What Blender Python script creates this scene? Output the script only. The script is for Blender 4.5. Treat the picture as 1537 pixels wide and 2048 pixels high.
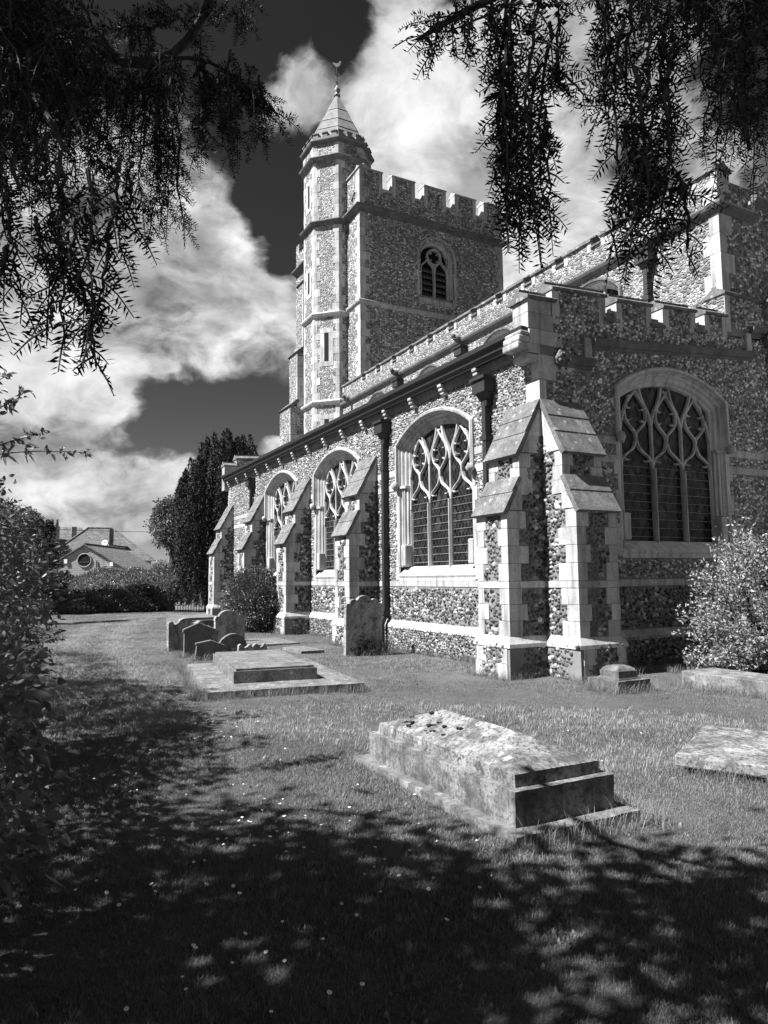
import bpy, bmesh, math, random
import numpy as np
from mathutils import Vector, Matrix

for o in list(bpy.data.objects):
    bpy.data.objects.remove(o)
scene = bpy.context.scene
COL = scene.collection

# ------------------------------------------------------------------ camera
CAM = Vector((-7.919, -9.192, 1.6))
cam_d = bpy.data.cameras.new('camera')
cam_d.sensor_fit = 'HORIZONTAL'; cam_d.sensor_width = 36.0
cam_d.lens = 33.01; cam_d.clip_start = 0.05; cam_d.clip_end = 3000
cam = bpy.data.objects.new('camera', cam_d); COL.objects.link(cam)
rot = Matrix(((0.88392, -0.034717, -0.466347), (-0.467523, -0.087639, -0.879626), (-0.010332, 0.995547, -0.093697)))
cam.matrix_world = Matrix.Translation(CAM) @ rot.to_4x4()
scene.camera = cam

# ------------------------------------------------------------------ light and sky
SUN_EL = math.radians(50)
sun_dir = Vector((math.cos(SUN_EL) * 0.995, -math.cos(SUN_EL) * 0.10, -math.sin(SUN_EL)))
sd = bpy.data.lights.new('sun', 'SUN'); sd.energy = 2.6; sd.angle = math.radians(0.5); sd.color = (1, 1, 1)
sun = bpy.data.objects.new('sun', sd); COL.objects.link(sun)
sun.rotation_mode = 'QUATERNION'; sun.rotation_quaternion = sun_dir.to_track_quat('-Z', 'Y')
sun.location = (-30, 0, 40)

world = bpy.data.worlds.new('World'); scene.world = world; world.use_nodes = True
wt = world.node_tree
for n in list(wt.nodes): wt.nodes.remove(n)


class NT:
    """short node-tree builder"""
    def __init__(s, tree): s.t = tree
    def n(s, typ, _out=0, **kw):
        nd = s.t.nodes.new(typ)
        for k, v in kw.items():
            if k.startswith('i_'):
                key = k[2:]; key = int(key) if key.isdigit() else key.replace('_', ' ')
                sock = nd.inputs[key]
                if isinstance(v, bpy.types.NodeSocket): s.t.links.new(v, sock)
                elif isinstance(v, bpy.types.Node): s.t.links.new(v.outputs[0], sock)
                else: sock.default_value = v
            else: setattr(nd, k, v)
        return nd
    def math(s, op, a, b=0.0, c=0.0, clamp=False):
        nd = s.t.nodes.new('ShaderNodeMath'); nd.operation = op; nd.use_clamp = clamp
        for i, v in enumerate((a, b, c)):
            if isinstance(v, bpy.types.NodeSocket): s.t.links.new(v, nd.inputs[i])
            elif isinstance(v, bpy.types.Node): s.t.links.new(v.outputs[0], nd.inputs[i])
            else: nd.inputs[i].default_value = v
        return nd.outputs[0]
    def ramp(s, fac, stops, interp='LINEAR'):
        nd = s.t.nodes.new('ShaderNodeValToRGB'); cr = nd.color_ramp; cr.interpolation = interp
        while len(cr.elements) < len(stops): cr.elements.new(0.5)
        for e, (p, v) in zip(cr.elements, stops):
            e.position = p; e.color = (v, v, v, 1)
        s.t.links.new(fac.outputs[0] if isinstance(fac, bpy.types.Node) else fac, nd.inputs[0])
        return nd.outputs[0]
    def mapr(s, v, a, b, c=0.0, d=1.0, smooth=True):
        nd = s.t.nodes.new('ShaderNodeMapRange'); nd.interpolation_type = 'SMOOTHSTEP' if smooth else 'LINEAR'
        nd.inputs[1].default_value = a; nd.inputs[2].default_value = b
        nd.inputs[3].default_value = c; nd.inputs[4].default_value = d
        s.t.links.new(v, nd.inputs[0]); return nd.outputs[0]


W = NT(wt)
tc = W.n('ShaderNodeTexCoord')
dirv = tc.outputs['Generated']
sky = W.n('ShaderNodeTexSky', sky_type='NISHITA')
sky.sun_disc = False; sky.sun_elevation = SUN_EL; sky.sun_rotation = math.radians(-90)
sky.altitude = 50; sky.air_density = 0.9; sky.dust_density = 0.6; sky.ozone_density = 2.0
sep = W.n('ShaderNodeSeparateColor', i_0=sky)
# red-filtered black-and-white film: the blue sky goes dark
skyv = W.math('MULTIPLY', W.math('POWER', sep.outputs[0], 1.6), 0.045)
xyz = W.n('ShaderNodeSeparateXYZ', i_0=dirv)
# cumulus a little wider than tall
flat = W.n('ShaderNodeCombineXYZ', i_0=W.math('MULTIPLY', xyz.outputs[0], 1.05), i_1=W.math('MULTIPLY', xyz.outputs[1], 1.05), i_2=W.math('MULTIPLY', xyz.outputs[2], 1.6))
warp = W.n('ShaderNodeTexNoise', i_Vector=flat, i_Scale=5.0, i_Detail=4.0, i_Roughness=0.5)
wv = W.n('ShaderNodeVectorMath', operation='SUBTRACT', i_0=warp.outputs['Color'], i_1=(0.5, 0.5, 0.5))
ws = W.n('ShaderNodeVectorMath', operation='SCALE', i_0=wv.outputs[0]); ws.inputs['Scale'].default_value = 0.16
fl2 = W.n('ShaderNodeVectorMath', operation='ADD', i_0=flat, i_1=ws.outputs[0])
n1 = W.n('ShaderNodeTexNoise', i_Vector=fl2.outputs[0], i_Scale=3.3, i_Detail=8.0, i_Roughness=0.56)
n2 = W.n('ShaderNodeTexNoise', i_Vector=fl2.outputs[0], i_Scale=9.5, i_Detail=7.0, i_Roughness=0.60)
n3 = W.n('ShaderNodeTexNoise', i_Vector=fl2.outputs[0], i_Scale=30.0, i_Detail=4.0, i_Roughness=0.6)
# the cumulus masses of this afternoon, as directions on the sky, with billowing edges from the noise
CLOUDS = [((0.295, 0.735, 0.61), 0.100, -0.10), ((0.30, 0.80, 0.52), 0.06, -0.2), ((0.126, 0.874, 0.469), 0.130, 0.36), ((0.201, 0.877, 0.436), 0.100, 0.34), ((0.116, 0.917, 0.381), 0.130, 0.36), ((0.229, 0.906, 0.357), 0.110, 0.34), ((0.171, 0.935, 0.31), 0.090, 0.34), ((0.296, 0.901, 0.318), 0.080, 0.30), ((0.079, 0.945, 0.319), 0.090, 0.25), ((0.445, 0.706, 0.551), 0.090, 0.30), ((0.518, 0.705, 0.484), 0.140, 0.42), ((0.572, 0.631, 0.525), 0.140, 0.36), ((0.502, 0.637, 0.585), 0.080, 0.25), ((0.574, 0.561, 0.596), 0.100, 0.20), ((0.615, 0.667, 0.421), 0.100, 0.30), ((0.39, 0.709, 0.588), 0.050, 0.42), ((0.36, 0.711, 0.604), 0.035, 0.34), ((0.294, 0.764, 0.575), 0.055, 0.40), ((0.26, 0.768, 0.586), 0.050, 0.36), ((0.321, 0.689, 0.65), 0.070, 0.30), ((0.03, 0.967, 0.253), 0.110, 0.36), ((0.09, 0.969, 0.228), 0.055, 0.30), ((-0.006, 0.981, 0.195), 0.060, 0.20), ((0.089, 0.989, 0.116), 0.085, 0.36), ((0.156, 0.979, 0.135), 0.060, 0.30), ((0.036, 0.995, 0.098), 0.080, 0.30), ((0.201, 0.973, 0.109), 0.060, 0.25), ((0.297, 0.935, 0.195), 0.025, 0.34), ((0.328, 0.927, 0.18), 0.030, 0.25), ((0.706, 0.531, 0.469), 0.070, 0.30), ((0.281, 0.731, 0.622), 0.090, -0.22), ((0.331, 0.711, 0.62), 0.040, -0.30), ((0.291, 0.818, 0.496), 0.062, -0.55), ((0.297, 0.79, 0.536), 0.050, -0.40), ((0.309, 0.838, 0.449), 0.035, -0.35), ((0.178, 0.964, 0.197), 0.065, -0.42), ((0.254, 0.943, 0.215), 0.065, -0.45), ((0.31, 0.92, 0.241), 0.045, -0.35), ((0.069, 0.983, 0.172), 0.040, -0.30), ((0.135, 0.973, 0.186), 0.050, -0.35), ((0.651, 0.571, 0.501), 0.055, -0.45), ((0.353, 0.776, 0.524), 0.050, -0.30), ((0.203, 0.908, 0.367), 0.020, -0.25), ((0.353, 0.745, 0.566), 0.030, -0.22), ((0.175, 0.777, 0.604), 0.100, -0.20)]
acc = None
dw = W.n('ShaderNodeVectorMath', operation='SCALE', i_0=wv.outputs[0]); dw.inputs['Scale'].default_value = 0.15
dird = W.n('ShaderNodeVectorMath', operation='ADD', i_0=dirv, i_1=dw.outputs[0])
for d, r, a in CLOUDS:
    dv = Vector(d).normalized()
    dist = W.n('ShaderNodeVectorMath', operation='DISTANCE', i_0=dird.outputs[0], i_1=tuple(dv))
    m = W.mapr(dist.outputs['Value'], r * 1.7, 0.0, 0.0, a)
    acc = m if acc is None else W.math('ADD', acc, m)
acc = W.math('MINIMUM', W.math('MAXIMUM', acc, -0.30), 0.27)
bill = W.math('ADD', W.math('MULTIPLY', n1, 1.0), W.math('MULTIPLY', n2, 0.72))
bill = W.math('ADD', bill, W.math('MULTIPLY', n3, 0.20))
dens = W.math('ADD', W.math('ADD', bill, acc), -0.995)
mask = W.mapr(dens, -0.05, 0.20)
mask = W.math('MULTIPLY', mask, W.mapr(xyz.outputs[2], -0.01, 0.03))
body = W.mapr(dens, 0.02, 0.36, 0.55, 0.90)
lump = W.n('ShaderNodeTexNoise', i_Vector=fl2.outputs[0], i_Scale=6.0, i_Detail=6.0, i_Roughness=0.55)
shade = W.math('MULTIPLY', body, W.mapr(lump.outputs[0], 0.34, 0.64, 0.42, 1.0))
shade = W.math('MULTIPLY', shade, W.mapr(n2.outputs[0], 0.3, 0.68, 0.78, 1.1))
cloudv = W.math('MULTIPLY', shade, 1.42)
val = W.n('ShaderNodeMix', data_type='FLOAT', i_0=mask, i_2=skyv, i_3=cloudv)
bg = W.n('ShaderNodeBackground', i_Color=val.outputs[0], i_Strength=0.15)
wo = W.n('ShaderNodeOutputWorld', i_Surface=bg)

vs = scene.view_settings
vs.view_transform = 'Standard'; vs.look = 'None'; vs.gamma = 1.0; vs.use_curve_mapping = False
vs.exposure = 2.35
scene.cycles.max_bounces = 6
scene.cycles.transparent_max_bounces = 6

# ------------------------------------------------------------------ materials
def new_mat(name):
    m = bpy.data.materials.new(name); m.use_nodes = True
    t = m.node_tree
    b = t.nodes['Principled BSDF']
    return m, NT(t), b

def bump(T, b, h, strength=0.5, dist=0.02):
    bp = T.n('ShaderNodeBump', i_Strength=strength, i_Distance=dist, i_Height=h)
    T.t.links.new(bp.outputs[0], b.inputs['Normal'])

def pos(T): return T.n('ShaderNodeNewGeometry').outputs['Position']

def setc(T, b, v): T.t.links.new(v, b.inputs['Base Color'])

MAT = {}
def limestone(name, lo, hi, rough=0.85, streak=0.35, spots=0.0, var=0.16, dark=0.0, white=0.0, pits=0.0):
    m, T, b = new_mat(name)
    p = pos(T)
    a = T.n('ShaderNodeTexNoise', i_Vector=p, i_Scale=2.3, i_Detail=8.0, i_Roughness=0.65)
    f = T.n('ShaderNodeTexNoise', i_Vector=p, i_Scale=38.0, i_Detail=5.0, i_Roughness=0.7)
    mp = T.n('ShaderNodeMapping', i_Vector=p, i_Scale=(5.0, 5.0, 0.7))
    s = T.n('ShaderNodeTexNoise', i_Vector=mp, i_Scale=1.6, i_Detail=6.0, i_Roughness=0.6)
    v = T.ramp(a, [(0.3, lo), (0.7, hi)])
    v = T.math('MULTIPLY', v, T.math('MULTIPLY_ADD', f, 0.7, 0.65))
    v = T.math('MULTIPLY', v, T.ramp(s, [(0.3, 1 - streak), (0.55, 1.0)]))
    oi = T.n('ShaderNodeObjectInfo')
    v = T.math('MULTIPLY', v, T.math('MULTIPLY_ADD', oi.outputs['Random'], var, 1 - var * .5))
    if spots:
        l = T.n('ShaderNodeTexNoise', i_Vector=p, i_Scale=11.0, i_Detail=7.0, i_Roughness=0.7)
        k = T.ramp(l, [(0.56, 0.0), (0.63, spots)])
        v = T.n('ShaderNodeMix', data_type='FLOAT', i_0=k, i_2=v, i_3=0.035).outputs[0]
    if dark:
        l = T.n('ShaderNodeTexNoise', i_Vector=p, i_Scale=4.3, i_Detail=9.0, i_Roughness=0.75)
        k = T.ramp(l, [(0.47, 0.0), (0.6, dark)])
        v = T.n('ShaderNodeMix', data_type='FLOAT', i_0=k, i_2=v, i_3=0.05).outputs[0]
    if white:
        l = T.n('ShaderNodeTexVoronoi', i_Vector=p, i_Scale=5.0, i_Randomness=1.0)
        nz = T.n('ShaderNodeTexNoise', i_Vector=p, i_Scale=14.0, i_Detail=5.0)
        dd = T.math('ADD', l.outputs['Distance'], T.math('MULTIPLY', nz, 0.35))
        k = T.ramp(dd, [(0.33, white), (0.40, 0.0)])
        v = T.n('ShaderNodeMix', data_type='FLOAT', i_0=k, i_2=v, i_3=0.62).outputs[0]
    if pits:
        l = T.n('ShaderNodeTexNoise', i_Vector=p, i_Scale=34.0, i_Detail=6.0, i_Roughness=0.75)
        k = T.ramp(l, [(0.50, 0.0), (0.60, pits)])
        v = T.n('ShaderNodeMix', data_type='FLOAT', i_0=k, i_2=v, i_3=0.03).outputs[0]
    setc(T, b, v); b.inputs['Roughness'].default_value = rough
    h = T.math('ADD', T.math('MULTIPLY', f, 0.5), T.math('MULTIPLY', a, 0.6))
    bump(T, b, h, 0.6, 0.012)
    MAT[name] = m; return m

limestone('ashlar', 0.32, 0.50, streak=0.5, var=0.36, pits=0.22)
limestone('spire_stone', 0.14, 0.24, streak=0.3, spots=0.3)
limestone('weathering', 0.10, 0.21, streak=0.25, spots=0.6, white=0.3, dark=0.55, pits=0.6)
limestone('dark_string', 0.06, 0.14, streak=0.4, spots=0.4)
limestone('tomb_stone', 0.16, 0.32, streak=0.3, spots=0.8, dark=0.85, white=0.3, pits=0.9)
limestone('tomb_dark', 0.09, 0.22, streak=0.5, spots=0.7, dark=0.9, white=0.15, pits=0.6)
limestone('tomb_body', 0.13, 0.27, streak=0.65, spots=0.75, dark=0.9, white=0.15, pits=0.7)
limestone('headstone', 0.26, 0.42, streak=0.55, spots=0.8, dark=0.65, pits=0.5)
limestone('headstone_dark', 0.10, 0.16, streak=0.3, spots=0.2, dark=0.3)
limestone('mortar', 0.13, 0.22, streak=0.25)
limestone('ledger', 0.11, 0.23, streak=0.1, spots=0.65, dark=0.65, white=0.25, pits=0.6)

def flint(name, stops):
    m, T, b = new_mat(name)
    g = T.n('ShaderNodeNewGeometry')
    p = g.outputs['Position']
    v = T.ramp(g.outputs['Random Per Island'], stops)
    n = T.n('ShaderNodeTexNoise', i_Vector=p, i_Scale=30.0, i_Detail=5.0, i_Roughness=0.7)
    v = T.math('MULTIPLY', v, T.ramp(n, [(0.3, 0.6), (0.5, 1.0), (0.72, 1.5)]))
    bn = T.n('ShaderNodeTexNoise', i_Vector=p, i_Scale=0.9, i_Detail=5.0, i_Roughness=0.6)
    v = T.math('MULTIPLY', v, T.ramp(bn, [(0.3, 0.68), (0.7, 1.35)]))
    setc(T, b, v); b.inputs['Roughness'].default_value = 0.5
    b.inputs['Specular IOR Level'].default_value = 0.35
    bump(T, b, n.outputs[0], 0.7, 0.012)
    MAT[name] = m
flint('flint_pale', [(0.0, 0.05), (0.25, 0.11), (0.5, 0.18), (0.8, 0.29), (0.93, 0.45), (1.0, 0.66)])
flint('flint_cobble', [(0.0, 0.05), (0.3, 0.13), (0.55, 0.26), (0.75, 0.42), (0.9, 0.6), (1.0, 0.78)])
flint('flint_knapped', [(0.0, 0.018), (0.35, 0.05), (0.6, 0.10), (0.8, 0.2), (0.94, 0.36), (1.0, 0.55)])

def flint_sheet(name, stops, scale, mortar):
    m, T, b = new_mat(name)
    p = pos(T)
    mp = T.n('ShaderNodeMapping', i_Vector=p, i_Scale=(1.0, 1.0, 1.25))
    wn = T.n('ShaderNodeTexNoise', i_Vector=p, i_Scale=9.0, i_Detail=2.0)
    off = T.n('ShaderNodeVectorMath', operation='SCALE', i_0=wn.outputs['Color']); off.inputs['Scale'].default_value = 0.05
    q = T.n('ShaderNodeVectorMath', operation='ADD', i_0=mp, i_1=off.outputs[0])
    v1 = T.n('ShaderNodeTexVoronoi', i_Vector=q, i_Scale=scale, i_Randomness=0.9)
    v2 = T.n('ShaderNodeTexVoronoi', feature='DISTANCE_TO_EDGE', i_Vector=q, i_Scale=scale, i_Randomness=0.9)
    sc = T.n('ShaderNodeSeparateColor', i_0=v1.outputs['Color'])
    c = T.ramp(sc.outputs[0], stops)
    big = T.n('ShaderNodeTexNoise', i_Vector=p, i_Scale=0.8, i_Detail=4.0)
    c = T.math('MULTIPLY', c, T.ramp(big, [(0.3, 0.68), (0.7, 1.35)]))
    e = T.ramp(v2.outputs['Distance'], [(0.05, 0.0), (0.14, 1.0)])
    v = T.n('ShaderNodeMix', data_type='FLOAT', i_0=e, i_2=mortar, i_3=c)
    setc(T, b, v.outputs[0]); b.inputs['Roughness'].default_value = 0.6
    bump(T, b, T.ramp(v2.outputs['Distance'], [(0.0, 0.0), (0.3, 1.0)]), 1.0, 0.03)
    MAT[name] = m
flint_sheet('flint_tower', [(0.0, 0.03), (0.35, 0.12), (0.6, 0.26), (0.85, 0.55), (1.0, 0.8)], 11.5, 0.20)
flint_sheet('flint_nave', [(0.0, 0.05), (0.4, 0.16), (0.75, 0.32), (1.0, 0.6)], 11.0, 0.22)

def plain(name, v, rough=0.6, metal=0.0, noise=0.3, scale=12.0, bmp=0.2):
    m, T, b = new_mat(name)
    n = T.n('ShaderNodeTexNoise', i_Vector=pos(T), i_Scale=scale, i_Detail=6.0, i_Roughness=0.65)
    setc(T, b, T.ramp(n, [(0.25, v * (1 - noise)), (0.75, v * (1 + noise))]))
    b.inputs['Roughness'].default_value = rough; b.inputs['Metallic'].default_value = metal
    bump(T, b, n.outputs[0], bmp, 0.01)
    MAT[name] = m
plain('iron', 0.016, 0.6, noise=0.4)
plain('lead', 0.16, 0.55)
plain('bark', 0.05, 0.95, noise=0.6, scale=25, bmp=0.8)
plain('gilt', 0.5, 0.3, noise=0.1)
plain('louvre', 0.035, 0.9)
plain('cavity', 0.006, 1.0)
plain('white_petal', 0.85, 0.6, noise=0.05)
plain('petal_eye', 0.62, 0.6, noise=0.05)
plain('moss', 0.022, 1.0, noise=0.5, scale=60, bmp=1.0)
plain('render_wall', 0.6, 0.9, noise=0.1)
plain('white_box', 0.75, 0.5, noise=0.05)
plain('lead_came', 0.24, 0.5, noise=0.2)

def leaf(name, lo, hi, gloss=0.45, trans=0.0, spec=0.4, inst=False):
    m, T, b = new_mat(name)
    g = T.n('ShaderNodeNewGeometry')
    n = T.n('ShaderNodeTexNoise', i_Vector=g.outputs['Position'], i_Scale=1.2, i_Detail=3.0)
    f = T.math('ADD', T.math('MULTIPLY', g.outputs['Random Per Island'], 0.6), T.math('MULTIPLY', n, 0.4))
    if inst:
        oi = T.n('ShaderNodeObjectInfo')
        f = T.math('ADD', T.math('MULTIPLY', f, 0.62), T.math('MULTIPLY', oi.outputs['Random'], 0.38))
    st = [(0.3, lo), (0.7, hi)] if inst else [(0.15, lo), (0.85, hi)]
    setc(T, b, T.ramp(f, st))
    b.inputs['Roughness'].default_value = gloss
    b.inputs['Specular IOR Level'].default_value = spec
    if trans:
        td = T.n('ShaderNodeBsdfTranslucent', i_Color=T.ramp(f, st))
        mx = T.n('ShaderNodeMixShader', i_0=trans, i_1=b, i_2=td)
        T.t.links.new(mx.outputs[0], T.t.nodes['Material Output'].inputs['Surface'])
    MAT[name] = m
leaf('yew_needle', 0.008, 0.022, 0.6, spec=0.15)
leaf('yew_crown', 0.04, 0.09, 0.7, 0.2, spec=0.15)
leaf('cypress_leaf', 0.025, 0.075, 0.8, spec=0.1)
leaf('hedge_leaf', 0.08, 0.24, 0.4, 0.2)
leaf('laurel_leaf', 0.15, 0.38, 0.4, 0.3)
leaf('elder_leaf', 0.09, 0.24, 0.45, 0.35)
leaf('box_leaf', 0.05, 0.14, 0.4, 0.1)
leaf('tree_leaf', 0.06, 0.15, 0.6, 0.3)
leaf('fir_leaf', 0.025, 0.07, 0.7, 0.0)
leaf('grass_blade', 0.04, 0.27, 0.6, 0.35, spec=0.2, inst=True)
leaf('dry_grass', 0.16, 0.46, 0.7, 0.3, spec=0.2, inst=True)
leaf('long_grass', 0.10, 0.26, 0.6, 0.3, spec=0.2)

# ground
m, T, b = new_mat('lawn_soil')
p = pos(T)
a = T.n('ShaderNodeTexNoise', i_Vector=p, i_Scale=0.6, i_Detail=6.0)
f = T.n('ShaderNodeTexNoise', i_Vector=p, i_Scale=45.0, i_Detail=6.0, i_Roughness=0.75)
v = T.math('MULTIPLY', T.ramp(a, [(0.3, 0.07), (0.7, 0.14)]), T.ramp(f, [(0.25, 0.4), (0.75, 1.6)]))
setc(T, b, v); b.inputs['Roughness'].default_value = 1.0
bump(T, b, f.outputs[0], 1.0, 0.04); MAT['lawn_soil'] = m

# leaded glass: diamond quarries
m, T, b = new_mat('leaded_glass')
oc = T.n('ShaderNodeTexCoord').outputs['Object']
sx = T.n('ShaderNodeSeparateXYZ', i_0=oc)
k1 = T.math('FRACT', T.math('DIVIDE', T.math('ADD', T.math('MULTIPLY', sx.outputs[0], 1.6), sx.outputs[2]), 0.19))
k2 = T.math('FRACT', T.math('DIVIDE', T.math('SUBTRACT', T.math('MULTIPLY', sx.outputs[0], 1.6), sx.outputs[2]), 0.19))
ln = T.math('MAXIMUM', T.math('LESS_THAN', k1, 0.07), T.math('LESS_THAN', k2, 0.07))
q1 = T.math('FLOOR', T.math('DIVIDE', T.math('ADD', T.math('MULTIPLY', sx.outputs[0], 1.6), sx.outputs[2]), 0.19))
q2 = T.math('FLOOR', T.math('DIVIDE', T.math('SUBTRACT', T.math('MULTIPLY', sx.outputs[0], 1.6), sx.outputs[2]), 0.19))
wn = T.n('ShaderNodeTexWhiteNoise', i_Vector=T.n('ShaderNodeCombineXYZ', i_0=q1, i_1=q2))
gl = T.ramp(wn.outputs['Value'], [(0.0, 0.004), (0.8, 0.014), (1.0, 0.04)])
v = T.n('ShaderNodeMix', data_type='FLOAT', i_0=ln, i_2=gl, i_3=0.05)
setc(T, b, v.outputs[0])
T.t.links.new(T.math('MULTIPLY_ADD', ln, 0.4, 0.12), b.inputs['Roughness'])
b.inputs['Specular IOR Level'].default_value = 0.12
gn = T.n('ShaderNodeNewGeometry').outputs['Normal']
rv = T.n('ShaderNodeVectorMath', operation='SUBTRACT', i_0=wn.outputs['Color'], i_1=(0.5, 0.5, 0.5))
rs = T.n('ShaderNodeVectorMath', operation='SCALE', i_0=rv.outputs[0]); rs.inputs['Scale'].default_value = 0.16
nn = T.n('ShaderNodeVectorMath', operation='NORMALIZE', i_0=T.n('ShaderNodeVectorMath', operation='ADD', i_0=gn, i_1=rs.outputs[0]).outputs[0])
T.t.links.new(nn.outputs[0], b.inputs['Normal'])
MAT['leaded_glass'] = m

# bricks and roof tiles for the far houses (pieces far below a pixel each)
def coursed(name, mort, lo, hi, bw, bh):
    m, T, b = new_mat(name)
    oc = T.n('ShaderNodeTexCoord').outputs['Object']
    br = T.n('ShaderNodeTexBrick', i_Vector=T.n('ShaderNodeVectorRotate', rotation_type='X_AXIS', i_Vector=oc, i_Angle=-math.pi / 2).outputs[0])
    br.inputs['Color1'].default_value = (lo,) * 3 + (1,); br.inputs['Color2'].default_value = (hi,) * 3 + (1,)
    br.inputs['Mortar'].default_value = (mort,) * 3 + (1,); br.inputs['Scale'].default_value = 1.0
    br.inputs['Brick Width'].default_value = bw; br.inputs['Row Height'].default_value = bh
    br.inputs['Mortar Size'].default_value = 0.012
    n = T.n('ShaderNodeTexNoise', i_Vector=oc, i_Scale=3.0, i_Detail=7.0, i_Roughness=0.7)
    mx = T.math('MULTIPLY', br.outputs[0], T.ramp(n, [(0.3, 0.6), (0.7, 1.4)]))
    setc(T, b, mx); b.inputs['Roughness'].default_value = 0.85
    bump(T, b, br.outputs[1], -0.6, 0.02); MAT[name] = m
coursed('brickwork', 0.3, 0.18, 0.26, 0.23, 0.075)
coursed('roof_tiles', 0.05, 0.11, 0.18, 0.24, 0.16)

# ------------------------------------------------------------------ helpers
def mesh_obj(name, verts, faces, mat, parent=None, smooth=False):
    me = bpy.data.meshes.new(name)
    me.from_pydata([tuple(v) for v in verts], [], faces); me.update()
    if mat: me.materials.append(MAT[mat])
    if smooth:
        for q in me.polygons: q.use_smooth = True
    o = bpy.data.objects.new(name, me); COL.objects.link(o)
    if parent: o.parent = parent
    return o

def np_obj(name, V, F, mat, parent=None):
    """V (n,3) float array, F (m,k) int array of equal-size faces"""
    V = np.asarray(V, np.float32); F = np.asarray(F, np.int32)
    me = bpy.data.meshes.new(name)
    me.vertices.add(len(V)); me.vertices.foreach_set('co', V.ravel())
    k = F.shape[1]
    me.loops.add(F.size); me.loops.foreach_set('vertex_index', F.ravel())
    me.polygons.add(len(F)); me.polygons.foreach_set('loop_start', np.arange(0, F.size, k, dtype=np.int32))
    me.update(calc_edges=True); me.validate()
    me.materials.append(MAT[mat])
    o = bpy.data.objects.new(name, me); COL.objects.link(o)
    if parent: o.parent = parent
    return o

def empty(name, loc=(0, 0, 0), parent=None):
    o = bpy.data.objects.new(name, None); o.location = loc; COL.objects.link(o)
    o.empty_display_size = 0.2
    if parent: o.parent = parent
    return o

def tag(o, label, cat, group=None, kind=None):
    if label: o['label'] = label
    if cat: o['category'] = cat
    if group: o['group'] = group
    if kind: o['kind'] = kind
    return o

class MB:
    def __init__(s): s.v = []; s.f = []
    def add(s, v, f):
        k = len(s.v); s.v += [tuple(a) for a in v]; s.f += [tuple(i + k for i in q) for q in f]; return s
    def box(s, x0, x1, y0, y1, z0, z1):
        return s.add([(x0, y0, z0), (x1, y0, z0), (x1, y1, z0), (x0, y1, z0), (x0, y0, z1), (x1, y0, z1), (x1, y1, z1), (x0, y1, z1)],
                     [(0, 3, 2, 1), (4, 5, 6, 7), (0, 1, 5, 4), (1, 2, 6, 5), (2, 3, 7, 6), (3, 0, 4, 7)])
    def obox(s, O, A, B, Cc):
        """box from origin O with edge vectors A,B,C"""
        O, A, B, Cc = (Vector(t) for t in (O, A, B, Cc))
        v = [O, O + A, O + A + B, O + B, O + Cc, O + A + Cc, O + A + B + Cc, O + B + Cc]
        return s.add(v, [(0, 3, 2, 1), (4, 5, 6, 7), (0, 1, 5, 4), (1, 2, 6, 5), (2, 3, 7, 6), (3, 0, 4, 7)])
    def prism(s, poly, axis_vec):
        """poly list of 3D points, extruded by axis_vec"""
        a = Vector(axis_vec); n = len(poly); p = [Vector(q) for q in poly]
        v = p + [q + a for q in p]
        f = [tuple(range(n))[::-1], tuple(range(n, 2 * n))] + [(i, (i + 1) % n, (i + 1) % n + n, i + n) for i in range(n)]
        return s.add(v, f)
    def tube(s, pts, rad, k=6, caps=True):
        pts = [Vector(p) for p in pts]; n = len(pts)
        if not isinstance(rad, (list, tuple)): rad = [rad] * n
        b = len(s.v); vv = []
        for i, p in enumerate(pts):
            d = (pts[min(i + 1, n - 1)] - pts[max(i - 1, 0)]).normalized()
            a = d.cross(Vector((0, 0, 1)) if abs(d.z) < 0.9 else Vector((1, 0, 0))).normalized(); c = d.cross(a)
            for j in range(k):
                t = 2 * math.pi * j / k
                vv.append(p + (a * math.cos(t) + c * math.sin(t)) * rad[i])
        ff = [(i * k + j, i * k + (j + 1) % k, (i + 1) * k + (j + 1) % k, (i + 1) * k + j) for i in range(n - 1) for j in range(k)]
        if caps: ff += [tuple(range(k))[::-1], tuple(range((n - 1) * k, n * k))]
        return s.add(vv, ff)
    def lathe(s, c, prof, k=16):
        """prof list of (r,z) about vertical axis at c"""
        c = Vector(c); vv = []
        for r, z in prof:
            for j in range(k):
                t = 2 * math.pi * j / k; vv.append(c + Vector((r * math.cos(t), r * math.sin(t), z)))
        n = len(prof)
        ff = [(i * k + j, i * k + (j + 1) % k, (i + 1) * k + (j + 1) % k, (i + 1) * k + j) for i in range(n - 1) for j in range(k)]
        ff += [tuple(range(k))[::-1], tuple(range((n - 1) * k, n * k))]
        return s.add(vv, ff)
    def obj(s, name, mat, parent=None, smooth=False, bevel=0.0):
        o = mesh_obj(name, s.v, s.f, mat, parent, smooth)
        if bevel:
            m = o.modifiers.new('bevel', 'BEVEL'); m.width = bevel; m.segments = 2; m.limit_method = 'ANGLE'; m.angle_limit = math.radians(40)
        return o

def offset_poly(pts, d, closed):
    """offset a plan polyline to its right-hand side"""
    n = len(pts); out = []
    for i in range(n):
        p = Vector(pts[i][:2])
        segs = []
        if closed or i > 0: segs.append((p - Vector(pts[i - 1][:2])).normalized())
        if closed or i < n - 1: segs.append((Vector(pts[(i + 1) % n][:2]) - p).normalized())
        nn = [Vector((s.y, -s.x)) for s in segs]
        if len(nn) == 1: out.append(p + nn[0] * d)
        else:
            b = (nn[0] + nn[1]); b.normalize()
            out.append(p + b * (d / max(0.3, b.dot(nn[0]))))
    return out

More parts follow.
